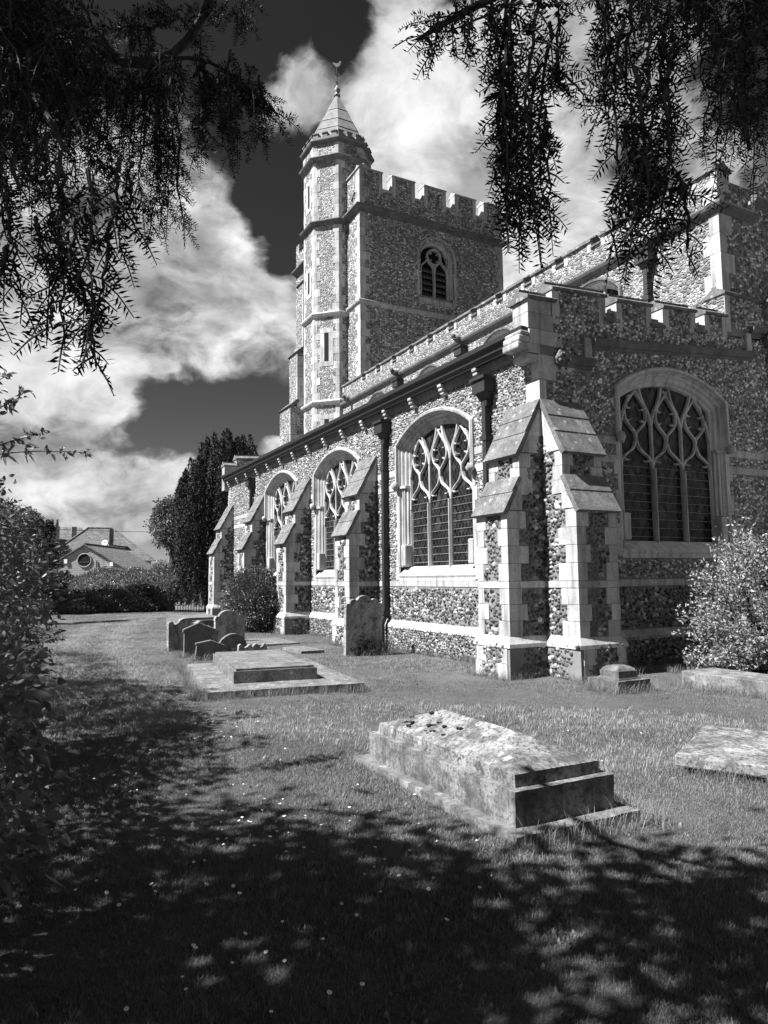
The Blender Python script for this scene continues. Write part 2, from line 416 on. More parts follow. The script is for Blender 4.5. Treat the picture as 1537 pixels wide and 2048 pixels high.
def sweep_plan(pts, prof, closed=False):
    """sweep a profile [(out,z),...] along a plan polyline, outward = right side; closed profile"""
    mb = MB(); n = len(pts); k = len(prof); rows = []
    for o, z in prof:
        rows.append([(q.x, q.y, z) for q in offset_poly(pts, o, closed)])
    v = [rows[j][i] for i in range(n) for j in range(k)]
    m = n if closed else n - 1
    f = [(i * k + j, ((i + 1) % n) * k + j, ((i + 1) % n) * k + (j + 1) % k, i * k + (j + 1) % k) for i in range(m) for j in range(k)]
    if not closed: f += [tuple(range(k)), tuple(range((n - 1) * k, n * k))[::-1]]
    mb.add(v, f); return mb

rng = np.random.default_rng(7)
rnd = random.Random(11)

# ---- flint facing made of single knapped nodules
def flint_field(O, U, V, N, u0, u1, v0, v1, mask, su=0.057, sv=0.052, grow=1.05):
    nu = int((u1 - u0) / su) + 1; nv = int((v1 - v0) / sv) + 1
    if nu < 1 or nv < 1: return None
    iu, iv = np.meshgrid(np.arange(nu), np.arange(nv))
    u = u0 + (iu + 0.5 + 0.5 * (iv % 2)) * su + rng.uniform(-.42, .42, iu.shape) * su
    v = v0 + (iv + 0.5) * sv + rng.uniform(-.42, .42, iu.shape) * sv
    u = u.ravel(); v = v.ravel()
    k_ = grow * rng.uniform(.62, 1.35, u.shape); a = su * .5 * k_ * rng.uniform(.85, 1.25, u.shape); b = sv * .5 * k_ * rng.uniform(.8, 1.25, u.shape)
    ok = mask(u, v, np.maximum(a, b) * 0.8)
    return u[ok], v[ok], a[ok], b[ok]

def flint_geo(O, U, V, N, fld):
    u, v, a, b = fld
    O, U, V, N = (np.array(t, float) for t in (O, U, V, N))
    n = len(u); k = 6
    th = (np.arange(k) / k * 2 * np.pi)[None, :] + rng.uniform(-.3, .3, (n, k)) + rng.uniform(0, 1, (n, 1))
    r = rng.uniform(.82, 1.1, (n, k))
    cu = np.cos(th) * r * a[:, None]; cv = np.sin(th) * r * b[:, None]
    h = rng.uniform(.008, .026, (n, 1)); tu = rng.uniform(-.35, .35, (n, 1)); tv = rng.uniform(-.35, .35, (n, 1))
    outer = (O + (u[:, None] + cu)[..., None] * U + (v[:, None] + cv)[..., None] * V + np.full((n, k, 1), -.004) * N)
    iu = cu * .66; iv = cv * .66
    hh = np.maximum(h + tu * iu + tv * iv, 0.003)
    inner = (O + (u[:, None] + iu)[..., None] * U + (v[:, None] + iv)[..., None] * V + hh[..., None] * N)
    VV = np.concatenate([outer, inner], 1).reshape(-1, 3)
    base = (np.arange(n) * 2 * k)[:, None]
    j = np.arange(k); j2 = (j + 1) % k
    flip = np.dot(np.cross(U, V), N) < 0
    side = np.stack([j, j2, j2 + k, j + k], 1)
    cap = np.array([[k, k + 1, k + 2, k + 3], [k, k + 3, k + 4, k + 5]])
    q = np.concatenate([side, cap], 0)
    if flip: q = q[:, ::-1]
    F = (base[:, :, None] + q[None]).reshape(-1, 4)
    return VV, F

class FlintSet:
    def __init__(s): s.V = []; s.F = []; s.n = 0
    def face(s, O, U, V, N, u0, u1, v0, v1, mask, **kw):
        fld = flint_field(O, U, V, N, u0, u1, v0, v1, mask, **kw)
        if fld is None or len(fld[0]) == 0: return None
        VV, F = flint_geo(O, U, V, N, fld)
        s.V.append(VV); s.F.append(F + s.n); s.n += len(VV); return fld
    def obj(s, mat, parent, singles=0):
        V = np.concatenate(s.V); F = np.concatenate(s.F)
        if singles:
            cen = V.reshape(-1, 12, 3).mean(1); d = np.linalg.norm(cen - np.array(CAM), axis=1)
            pick = np.argsort(d)[:singles]
            sel = np.zeros(len(cen), bool); sel[pick] = True
            Fl = F.reshape(-1, 8, 4)
            for i in pick:
                o = np_obj('flint', V[i * 12:(i + 1) * 12] - cen[i], Fl[i] - i * 12, mat, parent)
                o.location = cen[i]
            keep = ~sel
            V2 = V.reshape(-1, 12, 3)[keep].reshape(-1, 3)
            base = np.arange(keep.sum()) * 12
            F2 = (Fl[keep] - (np.arange(len(cen))[keep] * 12)[:, None, None] + base[:, None, None]).reshape(-1, 4)
            V, F = V2, F2
        o = np_obj('flint_facing', V, F, mat, parent); o['kind'] = 'stuff'; return o

def angle_quoin(v, dA, dB, lA, lB, z0, z1, parent, mat='ashlar', proud=0.012, name='quoin_stone', inset=0.03):
    """one quoin wrapping a wall corner v; dA,dB unit plan vectors running along each wall away from the corner"""
    v = Vector(v); dA = Vector(dA).normalized(); dB = Vector(dB).normalized(); proud = proud + rnd.uniform(-.005, .006)
    inw = (dA + dB)
    nA = Vector((dA.y, -dA.x)); nA = nA if nA.dot(inw) < 0 else -nA
    nB = Vector((dB.y, -dB.x)); nB = nB if nB.dot(inw) < 0 else -nB
    den = nA.x * nB.y - nA.y * nB.x
    def corner(p):
        b = (nA + nB).normalized(); return v + b * (p / max(.3, b.dot(nA)))
    P = [v + dA * lA + nA * proud, corner(proud), v + dB * lB + nB * proud, v + dB * lB - nB * inset, corner(-inset), v + dA * lA - nA * inset]
    area = sum(P[i].x * P[(i + 1) % 6].y - P[(i + 1) % 6].x * P[i].y for i in range(6))
    if area < 0: P = P[::-1]
    g = 0.004
    return MB().prism([(q.x, q.y, z0 + g) for q in P], (0, 0, z1 - z0 - 2 * g)).obj(name, mat, parent)

def quoins(v, dA, dB, z0, z1, parent, lo=0.24, hi=0.40, h=0.30, mat='ashlar', start=0, jit=0.03, kb=1.0):
    """a column of quoins; returns [(z0,z1,lA,lB)]"""
    out = []; z = z0; i = start; n = max(1, round((z1 - z0) / h)); hh = (z1 - z0) / n
    for k in range(n):
        a, b_ = (lo, hi * kb) if i % 2 else (hi, lo * kb)
        a += rnd.uniform(-jit, jit); b_ += rnd.uniform(-jit, jit)
        angle_quoin(v, dA, dB, a, b_, z, z + hh, parent, mat)
        out.append((z, z + hh, a, b_)); z += hh; i += 1
    return out

def in_quoin(q, u, v, which, pad):
    """mask for flints: True where a quoin column measured from u=0 covers"""
    m = np.zeros(u.shape, bool)
    for z0, z1, a, b_ in q:
        l = a if which == 'A' else b_
        m |= (u < l + pad * .6) & (v > z0 - pad * .3) & (v < z1 + pad * .3)
    return m

# ------------------------------------------------------------------ ground
def ground_z(x, y):
    x = np.asarray(x, float); y = np.asarray(y, float)
    return 0.025 * np.sin(x * 0.9 + y * 0.35) * np.cos(y * 0.7 - x * 0.2) + 0.012 * np.sin(2.3 * x + 1.7 * y)
gx = np.concatenate([np.linspace(-420, -30, 14)[:-1], np.linspace(-30, 30, 121), np.linspace(30, 420, 14)[1:]])
gy = np.concatenate([np.linspace(-120, -30, 8)[:-1], np.linspace(-30, 60, 181), np.linspace(60, 900, 20)[1:]])
GX, GY = np.meshgrid(gx, gy)
fade = np.clip(1 - (np.abs(GX) - 20) / 40, 0, 1)
GZ = ground_z(GX, GY) * fade - 0.01
nx_, ny_ = len(gx), len(gy)
idx = np.arange(nx_ * ny_).reshape(ny_, nx_)
F = np.stack([idx[:-1, :-1], idx[:-1, 1:], idx[1:, 1:], idx[1:, :-1]], -1).reshape(-1, 4)
g = np_obj('ground', np.stack([GX, GY, GZ], -1).reshape(-1, 3), F, 'lawn_soil')
for q in g.data.polygons: q.use_smooth = True
g['kind'] = 'structure'

# ------------------------------------------------------------------ church
church = empty('church')
tag(church, 'flint church with pale stone dressings, battlemented tower and octagonal stair turret', 'church')

def frame(O, U, N):
    """matrix with local x=U, local y=-N (into the wall), z up"""
    U, N = Vector(U), Vector(N); O = Vector(O)
    return Matrix(((U.x, -N.x, 0, O.x), (U.y, -N.y, 0, O.y), (0, 0, 1, O.z), (0, 0, 0, 1)))

def catmull(pts, n=5):
    p = [Vector(q) for q in pts]; out = []
    for i in range(len(p) - 1):
        a = p[max(i - 1, 0)]; b_ = p[i]; c = p[i + 1]; d = p[min(i + 2, len(p) - 1)]
        for k in range(n):
            t = k / n
            out.append(0.5 * ((2 * b_) + (c - a) * t + (2 * a - 5 * b_ + 4 * c - d) * t * t + (3 * b_ - a - 3 * c + d) * t ** 3))
    out.append(p[-1]); return out

class Arch:
    """upright jambs and a segmental head; offsets are concentric"""
    def __init__(s, hw, sill, corner, top):
        s.hw = hw; s.sill = sill; rise = top - corner
        s.r = (hw * hw + rise * rise) / (2 * rise); s.zc = top - s.r
    def corner(s, o=0): return s.zc + math.sqrt((s.r + o) ** 2 - (s.hw + o) ** 2)
    def z(s, u, o=0): return s.zc + math.sqrt(max((s.r + o) ** 2 - u * u, 0))
    def path(s, o=0, z0=None, n=18):
        z0 = s.sill if z0 is None else z0
        a = s.hw + o; t = math.asin(a / (s.r + o))
        pts = [(-a, z0)] + [((s.r + o) * math.sin(-t + 2 * t * k / n), s.zc + (s.r + o) * math.cos(-t + 2 * t * k / n)) for k in range(n + 1)] + [(a, z0)]
        return pts
    def npz(s, u, o=0): return s.zc + np.sqrt(np.maximum((s.r + o) ** 2 - u * u, 0))

def sweep_arch(arch, prof, z0=None, n=18, closed=False):
    """prof list of (offset, depth)"""
    mb = MB(); rows = [[(u, d, z) for u, z in arch.path(o, z0, n)] for o, d in prof]
    m = len(rows[0]); k = len(rows)
    v = [rows[j][i] for i in range(m) for j in range(k)]
    js = range(k) if closed else range(k - 1)
    f = [(i * k + j, (i + 1) * k + j, (i + 1) * k + (j + 1) % k, i * k + (j + 1) % k) for i in range(m - 1) for j in js]
    if closed: f += [tuple(range(k)), tuple(range((m - 1) * k, m * k))[::-1]]
    return mb.add(v, f)

def bar2d(mb, pts, arch=None, w=0.021, d0=0.23, d1=0.155):
    """stone tracery member along (u,z) points"""
    p = [Vector(q) for q in pts]; n = len(p)
    sec = [(-w, d0), (-w, d0 - .06), (-w * .38, d1), (w * .38, d1), (w, d0 - .06), (w, d0)]
    v = []
    for i in range(n):
        t = (p[min(i + 1, n - 1)] - p[max(i - 1, 0)]).normalized(); nn = Vector((t.y, -t.x))
        for a, d in sec:
            q = p[i] + nn * a; v.append((q.x, d, q.y))
    k = 6
    f = [(i * k + j, (i + 1) * k + j, (i + 1) * k + (j + 1) % k, i * k + (j + 1) % k) for i in range(n - 1) for j in range(k)]
    f += [tuple(range(k)), tuple(range((n - 1) * k, n * k))[::-1]]
    mb.add(v, f)

def blob(mb, c, r, seed, sq=(1, 1, 1)):
    """lumpy carved head or leaf boss"""
    rr = random.Random(seed); bm = bmesh.new(); bmesh.ops.create_icosphere(bm, subdivisions=2, radius=1)
    vs = []
    for q in bm.verts:
        k = 1 + 0.22 * math.sin(q.co.x * 5 + seed) * math.sin(q.co.z * 6 + seed * 2) + rr.uniform(-.1, .1)
        vs.append((c[0] + q.co.x * r * k * sq[0], c[1] + q.co.y * r * k * sq[1], c[2] + q.co.z * r * k * sq[2]))
    bm.verts.index_update(); fs = [tuple(t.index for t in q.verts) for q in bm.faces]; bm.free()
    mb.add(vs, fs)

def make_window(M, dz, seed, label=None):
    """three-light window with flowing tracery; local x along wall, y into wall"""
    w = empty('window', parent=church); w.matrix_world = M
    if label: w['label'] = label
    A = Arch(1.25, 1.85 + dz, 4.53 + dz, 4.90 + dz)
    sweep_arch(A, [(-.02, .23), (0.0, .17), (.05, .165), (.075, .11), (.14, .105), (.16, .05), (.20, .045), (.215, -.008), (.26, -.012), (.26, .03)]).obj('surround', 'ashlar', w)
    hm = sweep_arch(A, [(.225, -.01), (.235, -.075), (.28, -.085), (.31, -.05), (.31, .02)], z0=3.78 + dz, closed=True).obj('hood_mould', 'ashlar', w)
    for s in (-1, 1):
        mb = MB(); blob(mb, (s * 1.52, -.09, 3.72 + dz), .085, seed + s, (1, 1, 1.25)); mb.obj('head_stop', 'ashlar', w, True)
        for k, (uu, dd) in enumerate(((1.30, .135), (1.365, .085))):
            mb = MB(); mb.tube([(s * uu, dd, 2.38 + dz), (s * uu, dd, 3.66 + dz)], .026, 8)
            mb.obj('jamb_shaft', 'ashlar', w, False)
        mb = MB(); mb.prism([(s * 1.26, .17, 3.66 + dz), (s * 1.28, .05, 3.66 + dz), (s * 1.43, -.01, 3.66 + dz), (s * 1.45, .04, 3.66 + dz)], (0, 0, .055)); mb.obj('capital', 'ashlar', w)
        mb = MB(); mb.box(*sorted((s * 1.245, s * 1.43)), -.006, .2, 1.86 + dz, 2.36 + dz); mb.obj('jamb_base', 'ashlar', w, bevel=.03)
        z = 1.56 + dz; i = 0
        while z < 3.62 + dz:
            h = 0.30 + rnd.uniform(-.03, .03); l = .12 if i % 2 else .05
            l += rnd.uniform(-.015, .02)
            if 1.62 + dz > z: l = .13
            mb = MB(); mb.box(*sorted((s * 1.50, s * (1.51 + l))), -.012, .03, z + .004, min(z + h, 3.64 + dz) - .004); mb.obj('jamb_stone', 'ashlar', w)
            w_ex.append((M, s * 1.50, s * (1.51 + l), z, z + h)); z += h; i += 1
    # sloping sill
    s0 = 1.85 + dz
    mb = MB(); mb.prism([(-1.5, .26, s0 + .015), (-1.5, .16, s0), (-1.5, -.015, s0 - .17), (-1.5, -.035, s0 - .2), (-1.5, -.012, s0 - .25), (-1.5, -.012, s0 - .315), (-1.5, .26, s0 - .315)], (3.0, 0, 0))
    mb.obj('sill', 'ashlar', w)
    L = .83; zs = 3.22 + dz
    for s in (-1, 1):
        mb = MB(); bar2d(mb, [(s * L / 2, s0 - .02), (s * L / 2, zs + .02)], w=.028, d1=.11); mb.obj('mullion', 'ashlar', w)
    mb = MB()
    def curve(pts):
        c = [q for q in catmull(pts)]
        c = [Vector((q.x, q.y + dz)) for q in c]
        c = [q for q in c if abs(q.x) < A.hw + .02 and q.y < A.z(q.x) + .03]
        if len(c) > 1: bar2d(mb, c)
    for c in (-L, 0, L):
        for s in (-1, 1):
            curve([(c + s * .415, 3.16), (c + s * .40, 3.32), (c + s * .33, 3.44), (c + s * .20, 3.53), (c + s * .075, 3.62), (c + s * .012, 3.76)])
            curve([(c + s * .004, 3.74), (c + s * .02, 3.90), (c + s * .12, 4.00), (c + s * .235, 4.11), (c + s * .285, 4.26), (c + s * .245, 4.42), (c + s * .13, 4.57), (c + s * .02, 4.70), (c - s * .05, 4.80)])
            curve([(c + s * .40, 3.26), (c + s * .32, 3.46), (c + s * .335, 3.7)]) if False else None
    for s in (-1, 1):
        for q in (L / 2,):
            curve([(s * q, 3.2), (s * q, 3.6), (s * q, 4.10)])
            for e in (-1, 1):
                curve([(s * q, 4.06), (s * q + e * .045, 4.25), (s * q + e * .115, 4.40), (s * q + e * .20, 4.53), (s * q + e * .27, 4.68), (s * q + e * .31, 4.85)])
        curve([(s * 1.245, 3.9), (s * 1.19, 4.15), (s * 1.11, 4.33), (s * 1.04, 4.48), (s * .98, 4.62)])
    # small cusps inside the ogee heads and the bulbs
    for c in (-L, 0, L):
        for s in (-1, 1):
            for (u, z, du, dz2) in ((.33, 3.40, -.13, -.02), (.245, 4.13, -.11, .03), (.24, 4.40, -.10, -.03)):
                a = Vector((c + s * u, z + dz)); b_ = Vector((c + s * (u + du), z + dz2 + dz))
                if a.y < A.z(a.x) - .03: bar2d(mb, [a, (a + b_) / 2 + Vector((0, -.025)), b_], w=.012)
    mb.obj('tracery', 'ashlar', w)
    # glass: one pane per light, one for the head
    for c in (-L, 0, L):
        mesh_obj('pane', [(c - L / 2 + .01, .225, s0 - .02), (c + L / 2 - .01, .225, s0 - .02), (c + L / 2 - .01, .225, zs), (c - L / 2 + .01, .225, zs)], [(0, 1, 2, 3)], 'leaded_glass', w)
        for k in range(9 if dz < .2 else 9):
            zz = s0 + .09 + k * .165
            MB().tube([(c - L / 2 + .03, .205, zz), (c + L / 2 - .03, .205, zz)], .0045, 4).obj('saddle_bar', 'lead_came', w)
    pts = [(u, .225, z) for u, z in A.path(0, zs)]
    mesh_obj('pane', pts, [tuple(range(len(pts)))], 'leaded_glass', w)
    return A

w_ex = []
S_C = (3.5, 8.55, 13.05)
E_C = 3.30; E_DZ = 0.39
archS = None
for i, c in enumerate(S_C):
    archS = make_window(frame((0, c, 0), (0, -1, 0), (-1, 0, 0)), 0.0, 3 + i, ('traceried window nearest the corner of the long wall', None, None)[i])
archE = make_window(frame((E_C, 0, 0), (1, 0, 0), (0, -1, 0)), E_DZ, 9, 'traceried window in the shaded end wall')

def wall_sheet(name, P, u0, u1, z0, top, wins, mat, parent):
    """flat sheet P(u,z) with arched openings [(centre, arch, offset)]"""
    mb = MB(); us = [u0, u1]
    for c, A, o in wins:
        a = A.hw + o; us += [c - a + 2 * a * k / 20 for k in range(21)]
    us = sorted(us)
    for a, b_ in zip(us[:-1], us[1:]):
        if b_ - a < 1e-5: continue
        m = (a + b_) / 2; hit = None
        for c, A, o in wins:
            if abs(m - c) < A.hw + o: hit = (c, A, o)
        if hit:
            c, A, o = hit
            mb.add([P(a, z0), P(b_, z0), P(b_, A.sill - .2), P(a, A.sill - .2)], [(0, 1, 2, 3)])
            za = max(A.z(a - c, o), A.corner(o)); zb = max(A.z(b_ - c, o), A.corner(o))
            mb.add([P(a, za), P(b_, zb), P(b_, top(b_)), P(a, top(a))], [(0, 1, 2, 3)])
        else:
            mb.add([P(a, z0), P(b_, z0), P(b_, top(b_)), P(a, top(a))], [(0, 1, 2, 3)])
    return mb.obj(name, mat, parent)

# --- south aisle wall (sunlit, runs away from the corner) and end wall
LEN = 19.5
BUTT_Y = (6.08, 10.44, 14.65, 18.70)
BANDS = ((1.415, 1.53), (3.98, 4.12), (3.64, 3.78))
south = empty('south_wall', parent=church)
wall_sheet('wall_core', lambda u, z: (0, u, z), 0, LEN, 0.45, lambda u: 5.8, [(c, archS, .22) for c in S_C], 'mortar', south)
MB().box(-.075, 0.0, 0, LEN, -.3, .48).obj('plinth_core', 'mortar', south)
endw = empty('end_wall', parent=church)
etop = lambda u: 6.16 + 0.075 * u
wall_sheet('wall_core', lambda u, z: (u, 0, z), 0, 9.0, 0.45, etop, [(E_C, archE, .22)], 'mortar', endw)
MB().box(0, 9.0, -.075, 0.0, -.3, .48).obj('plinth_core', 'mortar', endw)
# chamfered plinth course, stone by stone
def course(P0, P1, prof, parent, name='plinth_stone', step=0.85, mat='ashlar'):
    """straight run of moulded stones from plan P0 to P1 (outward = right side)"""
    P0, P1 = Vector(P0), Vector(P1); L = (P1 - P0).length; n = max(1, round(L / step)); d = (P1 - P0) / L
    ts = [0] + sorted((k + rnd.uniform(-.2, .2)) / n * L for k in range(1, n)) + [L]
    for a, b_ in zip(ts[:-1], ts[1:]):
        sweep_plan([P0 + d * (a + .003), P0 + d * (b_ - .003)], prof).obj(name, mat, parent)
PL = [(.0, .64), (.02, .63), (.085, .525), (.09, .47), (.0, .47)]
gaps = [0.82] + sum([[y - .0, y + .82] for y in BUTT_Y], [])
for a, b_ in zip(gaps[0::2], gaps[1::2]):
    course((0, b_), (0, a), PL, south)
    for z0, z1 in BANDS[:1]:
        course((0, b_), (0, a), [(-.02, z0), (.014, z0), (.014, z1), (-.02, z1)], south, 'band_stone', 0.8)
    segs = [(a, b_)]
    for c in S_C:
        ns = []
        for s0, s1 in segs:
            if s0 < c < s1: ns += [(s0, c - 1.56), (c + 1.56, s1)]
            else: ns.append((s0, s1))
        segs = ns
    for s0, s1 in segs:
        for z0, z1 in BANDS[1:]:
            if s1 - s0 > .1: course((0, s1), (0, s0), [(-.02, z0), (.014, z0), (.014, z1), (-.02, z1)], south, 'band_stone', 0.7)
course((.85, 0), (9, 0), PL, endw)
course((.85, 0), (9, 0), [(-.02, 1.415), (.014, 1.415), (.014, 1.53), (-.02, 1.53)], endw, 'band_stone')
for s0, s1 in ((.87, E_C - 1.56), (E_C + 1.56, 9)):
    for z0, z1 in BANDS[1:]:
        course((s0, 0), (s1, 0), [(-.02, z0), (.014, z0), (.014, z1), (-.02, z1)], endw, 'band_stone', 0.7)

# corner quoins above the two corner buttresses
qc = quoins((0, 0), (0, 1), (1, 0), 4.55, 5.42, church, .16, .34, .42)
angle_quoin((0, 0), (0, 1), (1, 0), .3, .85, 5.15, 5.42, church, proud=.016)

def ex_mask(rects, wins, dzs):
    def mask(u, v, pad):
        ok = np.ones(u.shape, bool)
        for a, b_, z0, z1 in rects:
            ok &= ~((u > a - pad) & (u < b_ + pad) & (v > z0 - pad) & (v < z1 + pad))
        for (c, A), dz in zip(wins, dzs):
            uu = np.abs(u - c)
            ok &= ~((uu < 1.51 + pad) & (v > 1.53 + dz - pad) & (v < np.maximum(A.npz(uu, .31), A.corner(.31)) + pad * .6))
        return ok
    return mask

rects = [(-1, LEN + 1, .47, .64), (-1, LEN + 1, 1.415, 1.53)]
rectsE = [(-1, 10, .47, .64), (-1, 10, 1.415, 1.53)]
for M_, a, b_, z0, z1 in w_ex:
    pa = M_ @ Vector((a, 0, 0)); pb = M_ @ Vector((b_, 0, 0))
    if abs(pa.x) < .01 and abs(pb.x) < .01: rects.append((min(pa.y, pb.y), max(pa.y, pb.y), z0, z1))
    else: rectsE.append((min(pa.x, pb.x), max(pa.x, pb.x), z0, z1))
edges = [(0.82, S_C[0] - 1.56), (S_C[0] + 1.56, 6.08), (6.9, S_C[1] - 1.56), (S_C[1] + 1.56, 10.44), (11.26, S_C[2] - 1.56), (S_C[2] + 1.56, 14.65), (15.47, 18.7)]
for a, b_ in edges:
    for z0, z1 in BANDS[1:]: rects.append((a, b_, z0, z1))
for z0, z1 in BANDS[1:]: rectsE += [(.87, E_C - 1.56, z0, z1), (E_C + 1.56, 9, z0, z1)]
for z0, z1, a, b_ in qc: rects.append((-1, a, z0, z1)); rectsE.append((-1, b_, z0, z1))
for y in (0.0,) + BUTT_Y: rects.append((y, y + .82, -1, 3.9))
rectsE.append((-1, .85, -1, 3.9))
wins = [(c, archS) for c in S_C]
fs = FlintSet()
fs.face((0, 0, 0), (0, 1, 0), (0, 0, 1), (-1, 0, 0), 0, LEN, 1.53, 5.5, ex_mask(rects, wins, (0, 0, 0)))
fs.obj('flint_pale', south)
fs = FlintSet()
fs.face((0, 0, 0), (0, 1, 0), (0, 0, 1), (-1, 0, 0), 0, LEN, .6, 1.45, ex_mask(rects, wins, (0, 0, 0)), su=.072, sv=.066, grow=1.2)
fs.face((-.075, 0, 0), (0, 1, 0), (0, 0, 1), (-1, 0, 0), 0, LEN, -.02, .47, ex_mask([], [], []))
fs.obj('flint_knapped', south)
def e_ok(u, v, pad):
    return ex_mask(rectsE, [(E_C, archE)], (E_DZ,))(u, v, pad) & (v < etop(u) - pad) & ~((u < .36) & (v > 5.1)) & ~((np.abs(v - (5.78 + .092 * (u - 1.2))) < .11) & (u > 1.05) & (u < 5.8)) & ~((u > .42) & (u < 1.22) & (v > 5.25) & (v < 5.5)) & ~((u > 1.02) & (u < 1.2) & (v > 5.2) & (v < 5.95))
fs = FlintSet()
fs.face((0, 0, 0), (1, 0, 0), (0, 0, 1), (0, -1, 0), 0, 6.6, 1.53, 6.9, e_ok)
fs.obj('flint_cobble', endw)
fs = FlintSet()
fs.face((0, 0, 0), (1, 0, 0), (0, 0, 1), (0, -1, 0), 0, 6.6, .6, 1.45, e_ok, su=.072, sv=.066, grow=1.2)
fs.face((0, -.075, 0), (1, 0, 0), (0, 0, 1), (0, -1, 0), 0, 6.6, -.02, .47, ex_mask([], [], []))
fs.obj('flint_knapped', endw)

# --- buttresses
def buttress(O, T, N, singles=0, label=None, ww=.82):
    """local x along the wall, y outward"""
    bt = empty('buttress', parent=church)
    T, N = Vector(T), Vector(N)
    M = Matrix(((T.x, N.x, 0, O[0]), (T.y, N.y, 0, O[1]), (0, 0, 1, 0), (0, 0, 0, 1)))
    bt.matrix_world = M
    if label: bt['label'] = label
    p1, p2 = .77, .49
    z1, z2, z3, z4 = 2.70, 3.20, 3.68, 4.58
    prof = [(0, -.3), (p1, -.3), (p1, z1), (p2, z2), (p2, z3), (.0, z4)]
    MB().prism([(.004, n, z) for n, z in prof], (ww - .008, 0, 0)).obj('core', 'mortar', bt)
    q1 = []
    for k, (x, dx) in enumerate(((0, 1), (ww, -1))):
        qs = quoins((x, p1), (dx, 0), (0, -1), .63, 1.415, bt, .17, .26, .26, start=k, jit=.025, kb=1.45)
        qs += quoins((x, p1), (dx, 0), (0, -1), 1.53, z1 - .02, bt, .16, .27, .28, start=k, jit=.03, kb=1.45)
        angle_quoin((x, p1), (dx, 0), (0, -1), ww / 2 - .003, p1 - .003, 1.415, 1.53, bt, proud=.014, name='band_stone')
        qs2 = quoins((x, p2), (dx, 0), (0, -1), z2 - .02, z3 - .02, bt, .15, .24, .25, start=k, jit=.02)
        qs3 = quoins((x, p1 + .07), (dx, 0), (0, -1), -.05, .475, bt, .16, .27, .26, start=k, jit=.02)
        q1.append((qs, qs2, qs3))
    # plinth
    MB().box(-.07, ww + .07, 0, p1 + .07, -.3, .475).obj('plinth_core', 'mortar', bt)
    sweep_plan([(ww, 0), (ww, p1), (0, p1), (0, 0)], [(.0, .645), (.02, .635), (.085, .525), (.092, .465), (.0, .465)]).obj('plinth_stone', 'ashlar', bt)
    # weathered slopes: overlapping slabs and the stones cut to carry them
    def slope(na, za, nb, zb, k):
        d = Vector((nb - na, zb - za)); L = d.length; d /= L; nn = Vector((-d.y, d.x))
        if nn.x < 0: nn = -nn
        for i in range(k):
            a = Vector((na, za)) + d * (L * i / k); c = Vector((na, za)) + d * (L * (i + 1) / k + (.0 if i < k - 1 else .0))
            lift = .014
            t0, t1 = .062 + lift, .062
            if i == 0: a = a - d * .10
            ov = .012
            poly = [a - nn * .02, c + d * .02 - nn * .02, c + d * .02 + nn * t1, a + nn * t0]
            if i == 0: poly = [a - nn * .02 + d * .03, c + d * .02 - nn * .02, c + d * .02 + nn * t1, a + nn * t0, a + nn * .005 - d * .0]
            MB().prism([(-.035 - ov * (i == 0), q.x, q.y) for q in poly], (ww + .07 + 2 * ov * (i == 0), 0, 0)).obj('weathering_slab', 'weathering', bt, bevel=.008)
            # carrying stone seen on the cheeks
            w2 = .20 + .12 * ((i + k) % 2)
            a0 = Vector((na, za)) + d * (L * i / k); c0 = Vector((na, za)) + d * (L * (i + 1) / k)
            poly = [a0, c0, Vector((max(c0.x - w2 * .8, .0), c0.y)), Vector((max(a0.x - w2, 0.0), c0.y)) if False else Vector((max(c0.x - w2 * .8, .0), a0.y))]
            MB().prism([(-.012, q.x, q.y) for q in poly], (ww + .024, 0, 0)).obj('cheek_stone', 'ashlar', bt)
    slope(p1, z1, p2, z2 + .02, 2)
    slope(p2, z3, 0.0, z4, 3)
    # flints
    fs = FlintSet()
    def front(u, v, pad):
        ok = np.ones(u.shape, bool)
        for (qs, qs2, qs3), fl in zip(q1, (0, 1)):
            uu = u if not fl else ww - u
            ok &= ~in_quoin(qs, uu, v, 'A', pad)
        ok &= ~((v > 1.415 - pad) & (v < 1.53 + pad)) & (u > 0) & (u < ww)
        return ok
    def front2(u, v, pad):
        ok = np.ones(u.shape, bool)
        for (qs, qs2, qs3), fl in zip(q1, (0, 1)): ok &= ~in_quoin(qs2, u if not fl else ww - u, v, 'A', pad)
        return ok
    def front3(u, v, pad):
        ok = np.ones(u.shape, bool)
        for (qs, qs2, qs3), fl in zip(q1, (0, 1)): ok &= ~in_quoin(qs3, u + .07 if not fl else ww + .07 - u, v, 'A', pad)
        return ok
    fs.face((0, p1, 0), (1, 0, 0), (0, 0, 1), (0, 1, 0), 0, ww, .65, z1 - .06, front, su=.072, sv=.066, grow=1.22)
    fs.face((0, p2, 0), (1, 0, 0), (0, 0, 1), (0, 1, 0), 0, ww, z2 + .02, z3 - .06, front2, su=.072, sv=.066, grow=1.22)
    fs.face((0, p1 + .07, 0), (1, 0, 0), (0, 0, 1), (0, 1, 0), -.07, ww + .07, -.02, .46, front3, su=.072, sv=.066, grow=1.22)
